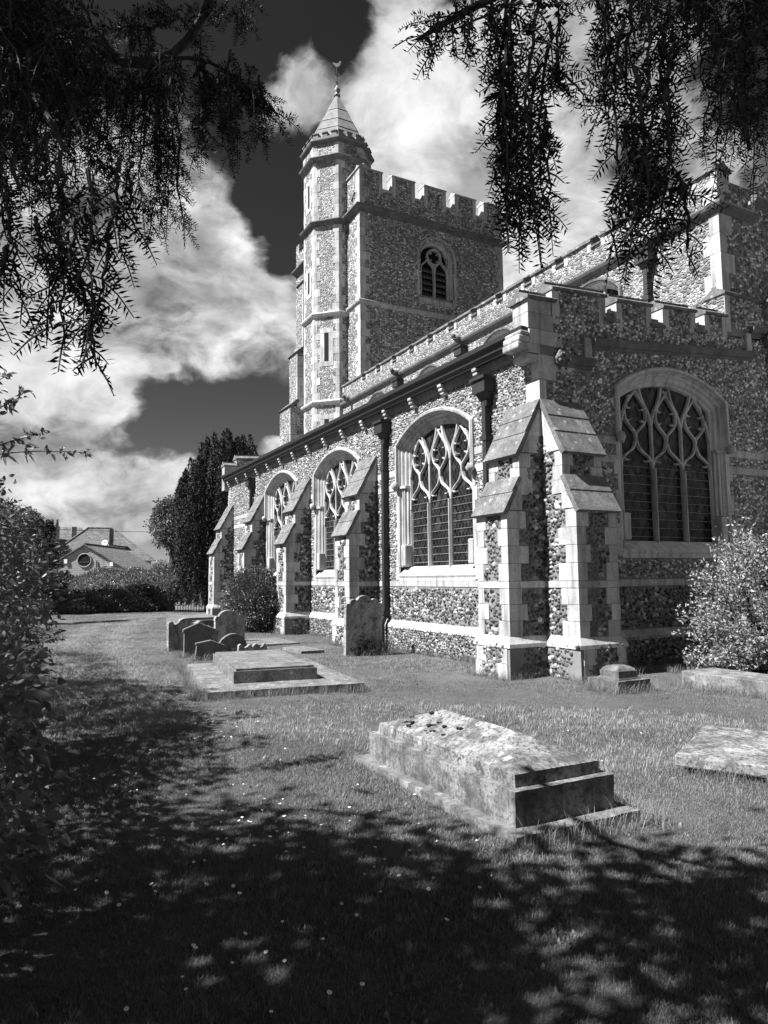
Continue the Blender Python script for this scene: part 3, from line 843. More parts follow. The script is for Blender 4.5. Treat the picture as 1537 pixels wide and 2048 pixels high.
    for k, (x, nx) in enumerate(((0, -1), (ww, 1))):
        qs, qs2, qs3 = q1[k]
        def side(u, v, pad):
            ok = ~in_quoin(qs, p1 - u, v, 'B', pad) & ~in_quoin(qs2, p2 - u, v, 'B', pad)
            ok &= ~((v > 1.415 - pad) & (v < 1.53 + pad))
            lim = np.where(v < z1, p1, np.where(v < z2, p1 + (p2 - p1) * (v - z1) / (z2 - z1) - .26, np.where(v < z3, p2, p2 * (1 - (v - z3) / (z4 - z3)) - .26)))
            ok &= (u < lim - pad) & (u > 0.0)
            return ok
        fs.face((x, 0, 0), (0, 1, 0), (0, 0, 1), (nx, 0, 0), 0, p1, .65, z4 - .2, side, su=.072, sv=.066, grow=1.22)
        def side3(u, v, pad): return ~in_quoin(qs3, p1 + .07 - u, v, 'B', pad)
        fs.face((x + nx * .07, 0, 0), (0, 1, 0), (0, 0, 1), (nx, 0, 0), 0, p1 + .07, -.02, .46, side3, su=.072, sv=.066, grow=1.22)
    V = np.concatenate(fs.V); F = np.concatenate(fs.F)
    # world->local camera for the choice of the nearest nodules
    global CAM
    keep = CAM; CAM = M.inverted() @ keep
    fs.obj('flint_knapped', bt, singles); CAM = keep
    return bt
buttress((0, 0), (0, 1), (-1, 0), 150, 'sunlit corner buttress of the long wall')
buttress((.85, 0), (-1, 0), (0, -1), 150, 'corner buttress standing against the shaded end wall', .85)
for y in BUTT_Y: buttress((0, y), (0, 1), (-1, 0))

# --- eaves: iron gutter on carved corbels
GUT = sweep_plan([(0, LEN), (0, .02)], [(0.0, 5.60), (.20, 5.60), (.22, 5.66), (.26, 5.68), (.27, 5.76), (.34, 5.80), (.35, 5.88), (.28, 5.88), (.0, 5.86)])
GUT.obj('gutter', 'iron', church)
sweep_plan([(0, LEN), (0, .02)], [(-.1, 5.45), (.06, 5.45), (.10, 5.50), (.12, 5.597), (-.1, 5.597)]).obj('eaves_course', 'dark_string', church)
for k in range(-1, 15):
    y = 1.66 + 1.243 * k
    c = empty('corbel', parent=church)
    for i, (o, z) in enumerate(((.20, 5.53), (.17, 5.455), (.13, 5.385))):
        MB().box(-o, .02, y - .07, y + .07, z, z + .07).obj('corbel_lobe', 'ashlar', c, bevel=.022)
# roof of the aisle (lead), rising to the clerestory
mesh_obj('aisle_roof', [(-.1, .3, 5.87), (-.1, LEN - .2, 5.87), (5.0, LEN - .2, 6.75), (5.0, .3, 6.75)], [(0, 1, 2, 3)], 'lead', church)

# --- downpipes with hopper heads
def downpipe(x, y, ztop, zbot, nx, ny, w=.11, hop=True, shoe=True):
    p = empty('downpipe', parent=church)
    t = Vector((-ny, nx, 0)); n = Vector((nx, ny, 0)); B = Vector((x, y, 0))
    def bx(a0, a1, n0, n1, z0, z1, name):
        MB().obox(B + t * a0 + n * n0 + Vector((0, 0, z0)), t * (a1 - a0), n * (n1 - n0), (0, 0, z1 - z0)).obj(name, 'iron', p)
    bx(-w / 2, w / 2, .05, .05 + w, zbot, ztop - .45, 'pipe')
    z = ztop - 1.2
    while z > zbot + .3:
        bx(-w / 2 - .03, w / 2 + .03, .03, .065 + w, z, z + .10, 'collar'); z -= 1.83
    for i, (a, z0, z1) in enumerate(((.09, ztop - .55, ztop - .42), (.15, ztop - .42, ztop - .30), (.20, ztop - .30, ztop - .06), (.235, ztop - .06, ztop))):
        mb = MB(); b0 = a * .72 if i in (1,) else a
        v = []
        for aa, zz in ((b0, z0), (a, z1)):
            for q, r in ((-1, 0), (1, 0), (1, 1), (-1, 1)):
                v.append(B + t * (q * aa) + n * (.0 if r == 0 else .05 + aa * 1.1) + Vector((0, 0, zz)))
        mb.add(v, [(0, 3, 2, 1), (4, 5, 6, 7), (0, 1, 5, 4), (1, 2, 6, 5), (2, 3, 7, 6), (3, 0, 4, 7)])
        mb.obj('hopper', 'iron', p)
    if shoe:
        bx(-w / 2 - .03, w / 2 + .03, .03, .2, zbot, zbot + .1, 'collar')
        MB().obox(B + t * (-w / 2) + n * .05 + Vector((0, 0, zbot)), t * w, n * w, n * .11 + Vector((0, 0, -.22))).obj('offset_bend', 'iron', p)
        bx(-w / 2, w / 2, .16, .16 + w, 0.02, zbot - .2, 'pipe')
    return p
for y in (1.42, 5.52, 16.07): downpipe(0, y, 5.35, .75, -1, 0)

# --- corner pier, kneelers and the stepped battlement of the end wall
TH = .40
pier = empty('parapet_pier', parent=church)
MB().box(-.22, .34, -.014, TH, 5.86, 6.14).obj('pier_stone', 'ashlar', pier, bevel=.006)
MB().box(-.22, .30, -.012, TH, 6.144, 6.40).obj('pier_stone', 'ashlar', pier, bevel=.006)
MB().box(-.20, .56, -.016, TH, 5.60, 5.856).obj('pier_stone', 'ashlar', pier, bevel=.006)
for x0, z0, z1 in ((-.40, 5.72, 5.80), (-.44, 5.60, 5.715), (-.46, 5.47, 5.595)):
    MB().box(x0, -.2, -.02, TH + .02, z0, z1).obj('kneeler_stone', 'ashlar', pier, bevel=.03)
MB().box(-.26, .02, -.018, TH, 5.30, 5.42).obj('kneeler_stone', 'ashlar', pier, bevel=.04)
MB().box(-.22, .02, -.013, TH, 5.425, 5.597).obj('pier_stone', 'ashlar', pier)

def coping(P0, P1, w0, w1, z, parent, rise=.0, name='coping_stone', over=.07, mat='weathering'):
    """saddle-backed coping along plan P0->P1, thickness offsets w0 (right/front) and w1 (left/back)"""
    P0, P1 = Vector(P0), Vector(P1); d = (P1 - P0).normalized(); r = Vector((d.y, -d.x))
    a = P0 - d * .03; b_ = P1 + d * .03
    prof = [(w0 + over, 0), (w0 + over, .05), (w0 + over - .02, .07), ((w0 - w1) * .5 + .05, .17), ((w0 - w1) * .5 + .055, .215), ((w0 - w1) * .5 - .055, .215), ((w0 - w1) * .5 - .05, .17), (-w1 - over + .02, .07), (-w1 - over, .05), (-w1 - over, 0)]
    mb = MB(); k = len(prof)
    v = [(a + r * o).to_3d() + Vector((0, 0, z + h)) for o, h in prof] + [(b_ + r * o).to_3d() + Vector((0, 0, z + rise + h)) for o, h in prof]
    mb.add(v, [tuple(range(k)), tuple(range(k, 2 * k))[::-1]] + [(i, (i + 1) % k, (i + 1) % k + k, i + k) for i in range(k)])
    return mb.obj(name, mat, parent)

coping((-.24, 0), (.36, 0), .012, TH, 6.36, pier, .03)
MER = ((.34, 1.60, 6.62, 1), (1.90, 2.80, 6.68, 1), (3.14, 4.06, 6.78, 1), (4.36, 5.02, 6.87, 1))
for i, (a, b_, zt, _) in enumerate(MER):
    mr = empty('merlon', parent=church)
    zb = etop(a) + .002; r_ = .07 * (b_ - a)
    MB().add([(a, 0, etop(a) + .001), (b_, 0, etop(b_) + .001), (b_, TH, etop(b_) + .001), (a, TH, etop(a) + .001), (a, 0, zt), (b_, 0, zt + r_), (b_, TH, zt + r_), (a, TH, zt)],
             [(0, 3, 2, 1), (4, 5, 6, 7), (0, 1, 5, 4), (1, 2, 6, 5), (2, 3, 7, 6), (3, 0, 4, 7)]).obj('core', 'mortar', mr)
    for s, x in ((1, a), (-1, b_)):
        zt_ = zt + (r_ if s < 0 else 0)
        lo = etop(x) - .16
        MB().box(*sorted((x - s * .012, x + s * (.16 if (i + s) % 2 else .13))), -.012, TH - .03, lo, zt_ - .003).obj('cheek_stone', 'ashlar', mr)
    fs = FlintSet()
    fs.face((0, 0, 0), (1, 0, 0), (0, 0, 1), (0, -1, 0), a + .14, b_ - .14, zb - .1, zt - .0, lambda u, v, pad: (v > etop(u) - .03) & (u > a + .15) & (u < b_ - .15))
    fs.obj('flint_cobble', mr)
    coping((a, 0), (b_, 0), .0, TH, zt, mr, r_, over=.06)
for (a, b_) in ((1.60, 1.90), (2.80, 3.14), (4.06, 4.36)):
    e = coping((a - .0, 0), (b_ + .0, 0), .0, TH - .1, etop(a) - .02, church, 0.02, 'embrasure_sill', over=.05)
# raised block against the nave corner
hb = empty('parapet_block', parent=church)
MB().box(5.02, 6.3, .0, TH, etop(5.0) + .001, 7.42).obj('core', 'mortar', hb)
MB().box(5.008, 5.17, -.014, TH - .02, 6.62, 7.41).obj('cheek_stone', 'ashlar', hb)
coping((5.0, 0), (6.2, 0), .0, TH, 7.42, hb, over=.06)
fs = FlintSet(); fs.face((0, 0, 0), (1, 0, 0), (0, 0, 1), (0, -1, 0), 5.18, 6.25, 6.75, 7.4, lambda u, v, pad: u > 5.2); fs.obj('flint_cobble', hb)
# raking string under the battlement with its stepped ends
def raking(x0, z0, x1, z1, name='string_course', h=.2):
    mb = MB(); pr = [(0.02, 0), (-.03, 0), (-.05, .04), (-.10, .06), (-.14, .13), (-.15, .18), (-.02, .21), (.02, .21)]
    k = len(pr); v = [(x0, y, z0 + z) for y, z in pr] + [(x1, y, z1 + z) for y, z in pr]
    mb.add(v, [tuple(range(k)), tuple(range(k, 2 * k))[::-1]] + [(i, (i + 1) % k, (i + 1) % k + k, i + k) for i in range(k)])
    return mb.obj(name, 'dark_string', church)
raking(1.20, 5.66, 5.74, 6.08)
raking(.52, 5.26, 1.20, 5.28)
raking(5.74, 6.62, 6.2, 6.66)
MB().box(1.04, 1.2, -.05, .02, 5.46, 5.86).obj('string_step', 'ashlar', church)
MB().box(5.60, 5.74, -.06, .02, 6.27, 6.66).obj('string_step', 'ashlar', church)
mb = MB(); blob(mb, (.44, -.06, 5.36), .11, 5, (1, .9, 1.1))
for k in range(9):
    q = k * .75; rr_ = .04 + .012 * k
    blob(mb, (.44 + rr_ * math.cos(q), -.15, 5.38 + rr_ * math.sin(q)), .035, k, (1, .9, 1))
for k in range(6): blob(mb, (.33 + .03 * k, -.1, 5.50 - .05 * abs(k - 2.5)), .04, k + 20, (.7, .8, 1.3))
mb.obj('leaf_corbel', 'weathering', church, True)
# far end parapet of the aisle
fe = empty('west_parapet', parent=church)
MB().box(-.2, .3, LEN - .05, LEN + .35, 5.3, 6.3).obj('core', 'ashlar', fe)
MB().box(.3, 5.0, LEN - .05, LEN + .35, 5.3, 6.62).obj('core', 'flint_nave', fe)
coping((-.2, LEN), (.3, LEN), .05, .35, 6.3, fe); coping((.3, LEN), (4.9, LEN), .05, .35, 6.62, fe, .25)
quoins((0, LEN), (0, -1), (1, 0), 4.3, 5.3, church, .2, .34, .3)
mesh_obj('west_wall', [(0, LEN, -.3), (5, LEN, -.3), (5, LEN, 6), (0, LEN, 6)], [(0, 1, 2, 3)], 'flint_nave', church)

# --- nave with clerestory
NX, NY1 = 5.0, 19.0
nave = empty('nave', parent=church)
EMB = [16.83 - 1.335 * k for k in range(13)]
CA = Arch(.80, 7.3, 8.55, 8.92)
CLC = (15.6, 11.65, 7.6, 3.7)
wall_sheet('clerestory_wall', lambda u, z: (NX, u, z), 0.0, NY1, 5.0, lambda u: 9.98, [(c, CA, .1) for c in CLC], 'flint_nave', nave)
mesh_obj('nave_end_wall', [(NX, .012, 5.0), (13.5, .012, 5.0), (13.5, .012, 12), (9.2, .012, 12.4), (6.2, .012, 9.98), (NX, .012, 9.98)], [(0, 1, 2, 3, 4, 5)], 'flint_tower', nave)
mesh_obj('nave_roof', [(NX + .4, .3, 9.7), (NX + .4, NY1, 9.7), (9.2, NY1, 11.0), (9.2, .3, 11.0)], [(0, 1, 2, 3)], 'lead', nave)
mesh_obj('parapet_back', [(NX + .4, .3, 9.0), (NX + .4, NY1, 9.0), (NX + .4, NY1, 9.98), (NX + .4, .3, 9.98)], [(0, 1, 2, 3)], 'flint_nave', nave)
mesh_obj('parapet_walk', [(NX, 0.012, 9.98), (NX, NY1, 9.98), (NX + .4, NY1, 9.98), (NX + .4, .012, 9.98)], [(0, 1, 2, 3)], 'ashlar', nave)
prev = NY1
for e in EMB + [-.17]:
    a, b_ = e + .17, prev
    if a < .1: a = .0
    if b_ > a + .2:
        mr = empty('merlon', parent=church)
        MB().box(NX, NX + .4, a, b_, 9.981, 10.16).obj('core', 'flint_nave', mr)
        for s, y in ((1, a), (-1, b_)):
            MB().box(NX - .012, NX + .37, *sorted((y - s * .01, y + s * .14)), 9.90, 10.158).obj('cheek_stone', 'ashlar', mr)
        coping((NX, b_), (NX, a), .0, .4, 10.16, mr, over=.06)
    if e > 0: MB().box(NX - .05, NX + .42, e - .17, e + .17, 9.982, 10.03).obj('embrasure_sill', 'weathering', church)
    prev = e - .17
STR = [(0.0, -.02), (.02, -.02), (.05, .02), (.13, .07), (.16, .13), (.15, .18), (.02, .24), (0.0, .24)]
sweep_plan([(NX, NY1), (NX, 0.012), (6.1, 0.012)], [(o, 9.22 + z) for o, z in STR]).obj('string_course', 'dark_string', church)
sweep_plan([(6.1, .012), (13, .012)], [(o, 9.62 + z) for o, z in STR]).obj('string_course', 'dark_string', church)
MB().box(5.98, 6.12, -.07, .02, 9.45, 9.66).obj('string_step', 'ashlar', church)
quoins((NX, 0.012), (0, 1), (1, 0), 7.5, 9.2, church, .22, .42, .42)
quoins((NX, 0.012), (0, 1), (1, 0), 9.47, 9.97, church, .22, .36, .3)
for c in CLC:
    w = empty('clerestory_window', parent=church); w.matrix_world = frame((NX, c, 0), (0, -1, 0), (-1, 0, 0))
    sweep_arch(CA, [(-.02, .25), (.0, .16), (.05, .15), (.08, .06), (.12, -.01), (.16, -.012), (.16, .03)]).obj('surround', 'ashlar', w)
    sweep_arch(CA, [(.14, -.01), (.15, -.07), (.20, -.08), (.22, -.03), (.22, .02)], z0=8.1, closed=True).obj('hood_mould', 'weathering', w)
    for s in (-.27, .27):
        mb = MB(); bar2d(mb, [(s, 7.3), (s, 8.85)], w=.035); mb.obj('mullion', 'ashlar', w)
    pts = [(u, .24, z) for u, z in CA.path(0)]
    mesh_obj('pane', pts, [tuple(range(len(pts)))], 'leaded_glass', w)
for y in (1.85, 9.45, 13.7): downpipe(NX, y, 9.12, 6.5, -1, 0, .12, shoe=False)
for y in (9.5, 13.72, 18.1):
    mb = MB(); blob(mb, (NX - .2, y, 9.38), .13, int(y), (1.5, .8, .9)); blob(mb, (NX - .38, y, 9.47), .08, int(y) + 1); mb.obj('gargoyle', 'dark_string', church, True)
# chancel, stepping forward of the end wall at the far right
ch = empty('chancel', parent=church)
MB().box(6.3, 13, -7, 0.0, -.3, 7.42).obj('chancel_wall', 'flint_nave', ch)
coping((6.3, .0), (6.3, -7), .0, .4, 7.42, ch, over=.06)
sweep_plan([(6.3, 0), (6.3, -7)], [(o, 6.45 + z) for o, z in STR]).obj('string_course', 'dark_string', ch)

# --- tower
TX0, TX1, TY0, TY1 = 5.31, 13.2, 17.78, 25.7
tower = empty('tower', parent=church)
BX = 9.33
TA = Arch(.76, 14.72, 16.45, 17.28)
wall_sheet('tower_wall', lambda u, z: (u, TY0, z), TX0, TX1, 0, lambda u: 19.15, [(BX, TA, .12)], 'flint_tower', tower)
MB().add([(TX0, TY0, 0), (TX0, TY1, 0), (TX0, TY1, 19.15), (TX0, TY0, 19.15), (TX1, TY0, 0), (TX1, TY1, 0), (TX1, TY1, 19.15), (TX1, TY0, 19.15)],
         [(0, 1, 2, 3), (4, 7, 6, 5), (1, 5, 6, 2), (3, 2, 6, 7)]).obj('tower_wall', 'flint_tower', tower)
plan_t = [(TX0, TY1), (TX0, TY0), (TX1, TY0), (TX1, TY1)]
BIG = [(0.0, -.05), (.03, -.05), (.08, .02), (.20, .10), (.27, .18), (.27, .26), (.04, .36), (0.0, .36)]
sweep_plan(plan_t, [(o, 17.98 + z * .8) for o, z in BIG]).obj('string_course', 'dark_string', church)
sweep_plan(plan_t, [(o * .7, 13.68 + z) for o, z in STR]).obj('string_course', 'ashlar', church)
for v, dA, dB in (((TX0, TY0), (0, 1), (1, 0)), ((TX1, TY0), (-1, 0), (0, 1))):
    for za, zb in ((9.0, 13.65), (13.92, 17.92), (18.3, 19.15)):
        quoins(v, dA, dB, za, zb, church, .26, .46, .36)
tm = [(5.31, 6.46), (6.98, 8.18), (8.70, 9.90), (10.42, 11.63), (12.12, 13.2)]
for i, (a, b_) in enumerate(tm):
    mr = empty('merlon', parent=church)
    MB().box(a, b_, TY0, TY0 + .45, 19.151, 19.98).obj('core', 'flint_tower', mr)
    for s, x in ((1, a), (-1, b_)):
        MB().box(*sorted((x - s * .012, x + s * .18)), TY0 - .012, TY0 + .42, 19.0, 19.978).obj('cheek_stone', 'ashlar', mr)
    coping((a, TY0), (b_, TY0), .0, .45, 19.98, mr, over=.07, mat='ashlar')
for (a, b_), (c, d) in zip(tm[:-1], tm[1:]): coping((b_, TY0), (c, TY0), .0, .4, 19.152, church, 0, 'embrasure_sill', over=.06, mat='ashlar')
mr = empty('merlon', parent=church)
MB().box(TX0, TX0 + .45, TY0 + .46, TY0 + 1.5, 19.151, 19.98).obj('core', 'flint_tower', mr)
coping((TX0, TY0 + 1.5), (TX0, TY0 - .04), .0, .45, 19.985, mr, over=.07, mat='ashlar')
MB().box(TX0, TX1, TY1 - .45, TY1, 19.151, 19.7).obj('tower_wall', 'flint_tower', tower)
MB().box(TX1 - .45, TX1, TY0 + .46, TY1 - .46, 19.151, 19.7).obj('tower_wall', 'flint_tower', tower)
# belfry window
bw = empty('belfry_window', parent=church); bw.matrix_world = frame((BX, TY0, 0), (1, 0, 0), (0, -1, 0))
sweep_arch(TA, [(-.02, .40), (.0, .24), (.06, .22), (.09, .12), (.18, .10), (.21, -.012), (.27, -.016), (.27, .03)]).obj('surround', 'ashlar', bw)
sweep_arch(TA, [(.21, -.01), (.22, -.09), (.28, -.10), (.31, -.03), (.31, .02)], z0=15.9, closed=True).obj('hood_mould', 'ashlar', bw)
for s in (-1, 1):
    z = 14.5; i = 0
    while z < 15.9:
        MB().box(*sorted((s * 1.02, s * (1.06 + .13 * (i % 2)))), -.014, .03, z + .005, z + .33).obj('jamb_stone', 'ashlar', bw); z += .335; i += 1
MB().prism([(-1.0, .4, 14.74), (-1.0, .2, 14.72), (-1.0, -.05, 14.5), (-1.0, -.012, 14.42), (-1.0, -.012, 14.28), (-1.0, .4, 14.28)], (2.0, 0, 0)).obj('sill', 'ashlar', bw)
mb = MB(); bar2d(mb, [(0, 14.7), (0, 16.1)], w=.05, d0=.34, d1=.18); mb.obj('mullion', 'ashlar', bw)
mb = MB()
cir = [(.37 * math.cos(t), 16.72 + .37 * math.sin(t)) for t in [2 * math.pi * k / 28 for k in range(29)]]
bar2d(mb, cir, w=.045, d0=.34, d1=.18)
for s in (-1, 1):
    bar2d(mb, catmull([(s * .02, 15.95), (s * .05, 16.2), (s * .18, 16.36), (s * .3, 16.48)]), w=.04, d0=.34, d1=.18)
    bar2d(mb, catmull([(s * .76, 15.95), (s * .70, 16.2), (s * .52, 16.38), (s * .36, 16.55)]), w=.04, d0=.34, d1=.18)
    bar2d(mb, [(s * .74, 14.7), (s * .74, 16.0)], w=.03, d0=.34, d1=.18)
for q in range(4):
    t = math.pi / 4 + q * math.pi / 2
    bar2d(mb, [(.37 * math.cos(t), 16.72 + .37 * math.sin(t)), (.2 * math.cos(t), 16.72 + .2 * math.sin(t))], w=.03, d0=.32, d1=.2)
mb.obj('tracery', 'ashlar', bw)
pts = [(u, .62, z) for u, z in TA.path(0)]
mesh_obj('opening_back', pts, [tuple(range(len(pts)))], 'cavity', bw)
for s in (-1, 1):
    for k in range(5):
        z = 14.82 + k * .30
        lv = MB().prism([(s * .38 - .33, .36, z), (s * .38 - .33, .50, z + .22), (s * .38 - .33, .52, z + .205), (s * .38 - .33, .38, z - .015)], (.66, 0, 0)).obj('louvre', 'louvre', bw)
        for q in range(4):
            c = s * .38 - .24 + q * .16
            mb = MB(); ring = [(c + .045 * math.cos(t), .355, z - .01 + .045 * math.sin(t)) for t in [2 * math.pi * j / 10 for j in range(11)]]
            mb.tube(ring, .016, 4); mb.obj('louvre_ring', 'lead', bw)
# iron wall tie
mb = MB(); mb.tube([(TX0 - .03, 18.55, 18.75), (TX0 - .03, 18.25, 19.05)], .03); mb.tube([(TX0 - .03, 18.55, 19.05), (TX0 - .03, 18.25, 18.75)], .03); mb.obj('wall_tie', 'iron', church)

# --- octagonal stair turret
TC = Vector((5.50, 20.60)); AP = 1.485
def octa(ap):
    R = ap / math.cos(math.pi / 8)
    return [(TC.x + R * math.cos(math.pi / 8 + k * math.pi / 4), TC.y + R * math.sin(math.pi / 8 + k * math.pi / 4)) for k in range(8)][::-1]
turret = empty('stair_turret', parent=church)
def octprism(ap0, z0, ap1, z1, name, mat, par):
    a = octa(ap0); b_ = octa(ap1); v = [(p[0], p[1], z0) for p in a] + [(p[0], p[1], z1) for p in b_]
    return MB().add(v, [tuple(range(8)), tuple(range(8, 16))[::-1]] + [(i, i + 8, (i + 1) % 8 + 8, (i + 1) % 8) for i in range(8)]).obj(name, mat, par)
octprism(AP, 0, AP, 21.2, 'turret_wall', 'flint_nave', turret)
octprism(AP + .03, 21.2, AP + .04, 21.98, 'turret_wall', 'flint_nave', turret)
OCT = octa(AP)   # clockwise so that the right side is outward? fixed below
def ccw(p): return sum(p[i][0] * p[(i + 1) % 8][1] - p[(i + 1) % 8][0] * p[i][1] for i in range(8)) > 0
OUT = OCT if ccw(OCT) else OCT[::-1]
for zz, k, mt in ((9.42, 1.0, 'ashlar'), (13.52, 1.0, 'ashlar'), (17.9, 1.35, 'dark_string'), (21.02, 1.5, 'weathering')):
    sweep_plan(OUT, [(o * k, zz + z) for o, z in STR], True).obj('string_course', mt, turret)
sweep_plan(octa(AP + .04)[::-1] if not ccw(octa(AP + .04)) else octa(AP + .04), [(o * 1.0, 21.86 + z) for o, z in STR], True).obj('string_course', 'dark_string', turret)
for k in range(8):
    v = Vector(OUT[k]); a = (Vector(OUT[(k + 1) % 8]) - v).normalized(); b_ = (Vector(OUT[k - 1]) - v).normalized()
    if (v - TC).dot(Vector((-.39, -.92))) < -.3: continue
    for za, zb in ((6.5, 9.4), (9.66, 13.5), (13.76, 17.86), (18.14, 21.0)):
        quoins(v, a, b_, za, zb, turret, .17, .30, .36, start=k)
    v2 = Vector((TC + (v - TC) * ((AP + .035) / AP)))
    quoins(v2, a, b_, 21.28, 21.84, turret, .2, .32, .28, start=k)
# small battlement and spire
O2 = octa(AP + .04); O2 = O2 if ccw(O2) else O2[::-1]
for k in range(8):
    p = Vector(O2[k]); q = Vector(O2[(k + 1) % 8]); d = (q - p); L = d.length; d /= L; r = Vector((d.y, -d.x))
    MB().obox((p - r * .18).to_3d() + Vector((0, 0, 22.10)), (d * L).to_3d(), (r * .18).to_3d(), (0, 0, .12)).obj('parapet', 'spire_stone', turret)
    for t in (0.0, .36, .72):
        MB().obox((p - r * .18 + d * (L * t)).to_3d() + Vector((0, 0, 22.221)), (d * (L * .2)).to_3d(), (r * .18).to_3d(), (0, 0, .17)).obj('merlon', 'spire_stone', turret)
        MB().obox((p - r * .20 + d * (L * t - .02)).to_3d() + Vector((0, 0, 22.392)), (d * (L * .2 + .04)).to_3d(), (r * .24).to_3d(), (0, 0, .05)).obj('coping_stone', 'weathering', turret)
zs_ = [22.15, 22.85, 23.45, 24.2, 25.25]; rs_ = [AP + .02, 1.20, .93, .57, .08]
for i in range(4):
    octprism(rs_[i] + .025, zs_[i], rs_[i + 1] + .0, zs_[i + 1], 'spire_course', 'spire_stone', turret)
fin = empty('weathervane', parent=church)
MB().lathe((TC.x, TC.y, 0), [(.05, 25.2), (.16, 25.24), (.17, 25.30), (.08, 25.36), (.12, 25.46), (.17, 25.56), (.10, 25.66), (.03, 25.78)]).obj('finial', 'lead', fin, True)
MB().lathe((TC.x, TC.y, 0), [(.02, 25.66), (.08, 25.68), (.06, 25.76), (.02, 25.82)]).obj('gilt_ball', 'gilt', fin, True)
MB().tube([(TC.x, TC.y, 25.7), (TC.x, TC.y, 26.78)], .022).obj('rod', 'iron', fin)
mb = MB()
for k in range(4):
    t = k * math.pi / 2 + .5
    mb.tube([(TC.x, TC.y, 25.85), (TC.x + .09 * math.cos(t), TC.y + .09 * math.sin(t), 25.95), (TC.x, TC.y, 26.08)], .014, 4)
    mb.tube([(TC.x, TC.y, 26.28), (TC.x + .12 * math.cos(t), TC.y + .12 * math.sin(t), 26.36), (TC.x, TC.y, 26.46)], .014, 4)
mb.obj('scrollwork', 'iron', fin)
ck = [(-.26, .26), (-.19, .30), (-.15, .25), (-.08, .22), (.05, .22), (.12, .26), (.15, .33), (.19, .38), (.24, .35), (.28, .32), (.24, .30), (.22, .20), (.18, .08), (.08, .0), (.02, -.03), (-.06, .0), (-.14, .07), (-.18, .15), (-.24, .18)]
ca, sa = math.cos(-.47), math.sin(-.47)
MB().prism([(TC.x + ca * u + .02 * sa, TC.y + sa * u - .02 * ca, 26.8 + v * .8) for u, v in [(a_ * .8, b2) for a_, b2 in ck]], (-.04 * sa, .04 * ca, 0)).obj('cockerel', 'lead', fin)
# slit windows on the turret, each a stone frame round a dark slot, on the faces towards the corner
for kk in range(8):
    p = Vector(OUT[kk]); q = Vector(OUT[(kk + 1) % 8]); d = (q - p).normalized(); r = Vector((d.y, -d.x)); mid = (p + q) / 2
    if r.dot(Vector((-.7071, -.7071))) > .95: zs = ((11.45, 12.75), (7.6, 8.75))
    elif r.dot(Vector((-1, 0))) > .95: zs = ((14.9, 15.9), (19.1, 20.2))
    else: continue
    for za, zb in zs:
        sl = empty('slit_window', parent=turret)
        def bx(a0, a1, o0, o1, z0, z1, nm, mt):
            MB().obox((mid + d * a0 + r * o0).to_3d() + Vector((0, 0, z0)), (d * (a1 - a0)).to_3d(), (r * (o1 - o0)).to_3d(), (0, 0, z1 - z0)).obj(nm, mt, sl)
        bx(-.32, -.11, -.02, .014, za - .02, zb + .02, 'jamb', 'ashlar'); bx(.11, .32, -.02, .014, za - .02, zb + .02, 'jamb', 'ashlar')
        bx(-.33, .33, -.02, .02, zb + .02, zb + .24, 'lintel', 'ashlar'); bx(-.33, .33, -.02, .02, za - .24, za - .02, 'sill', 'ashlar')
        bx(-.11, .11, -.015, .003, za - .02, zb + .02, 'slot', 'cavity')
# stepped buttress on the far side of the turret
tb = empty('tower_buttress', parent=church)
for x0, y0, y1, z0, z1 in ((3.7, 22.2, 23.7, 0, 9.9), (4.05, 22.2, 23.3, 9.9, 12.6), (4.35, 22.2, 22.95, 12.6, 16.2), (4.7, 22.2, 22.8, 16.2, 17.6)):
    MB().box(x0, 6.0, y0, y1, z0, z1 - .001).obj('core', 'flint_nave', tb)
    MB().prism([(x0 - .08, y0 - .06, z1), (x0 - .08, y1 + .06, z1), (x0 + .35, y1 + .06, z1 + .38), (x0 + .35, y0 - .06, z1 + .38)], (.1, 0, -.12)).obj('weathering_slab', 'dark_string', tb)
    for s in range(int((z1 - max(z0, 6)) / .5)):
        zz = max(z0, 6) + s * .5
        MB().box(x0 - .01, x0 + (.3 if s % 2 else .45), y0 - .012, y0 + .1, zz + .01, zz + .49).obj('quoin_stone', 'ashlar', tb)

# ------------------------------------------------------------------ graves
def tomb_box(name, x0, x1, y0, y1, z0, z1, mat, par, bevel=.012, taper=0.0):
    return MB().box(x0, x1, y0, y1, z0, z1).obj(name, mat, par, bevel=bevel)

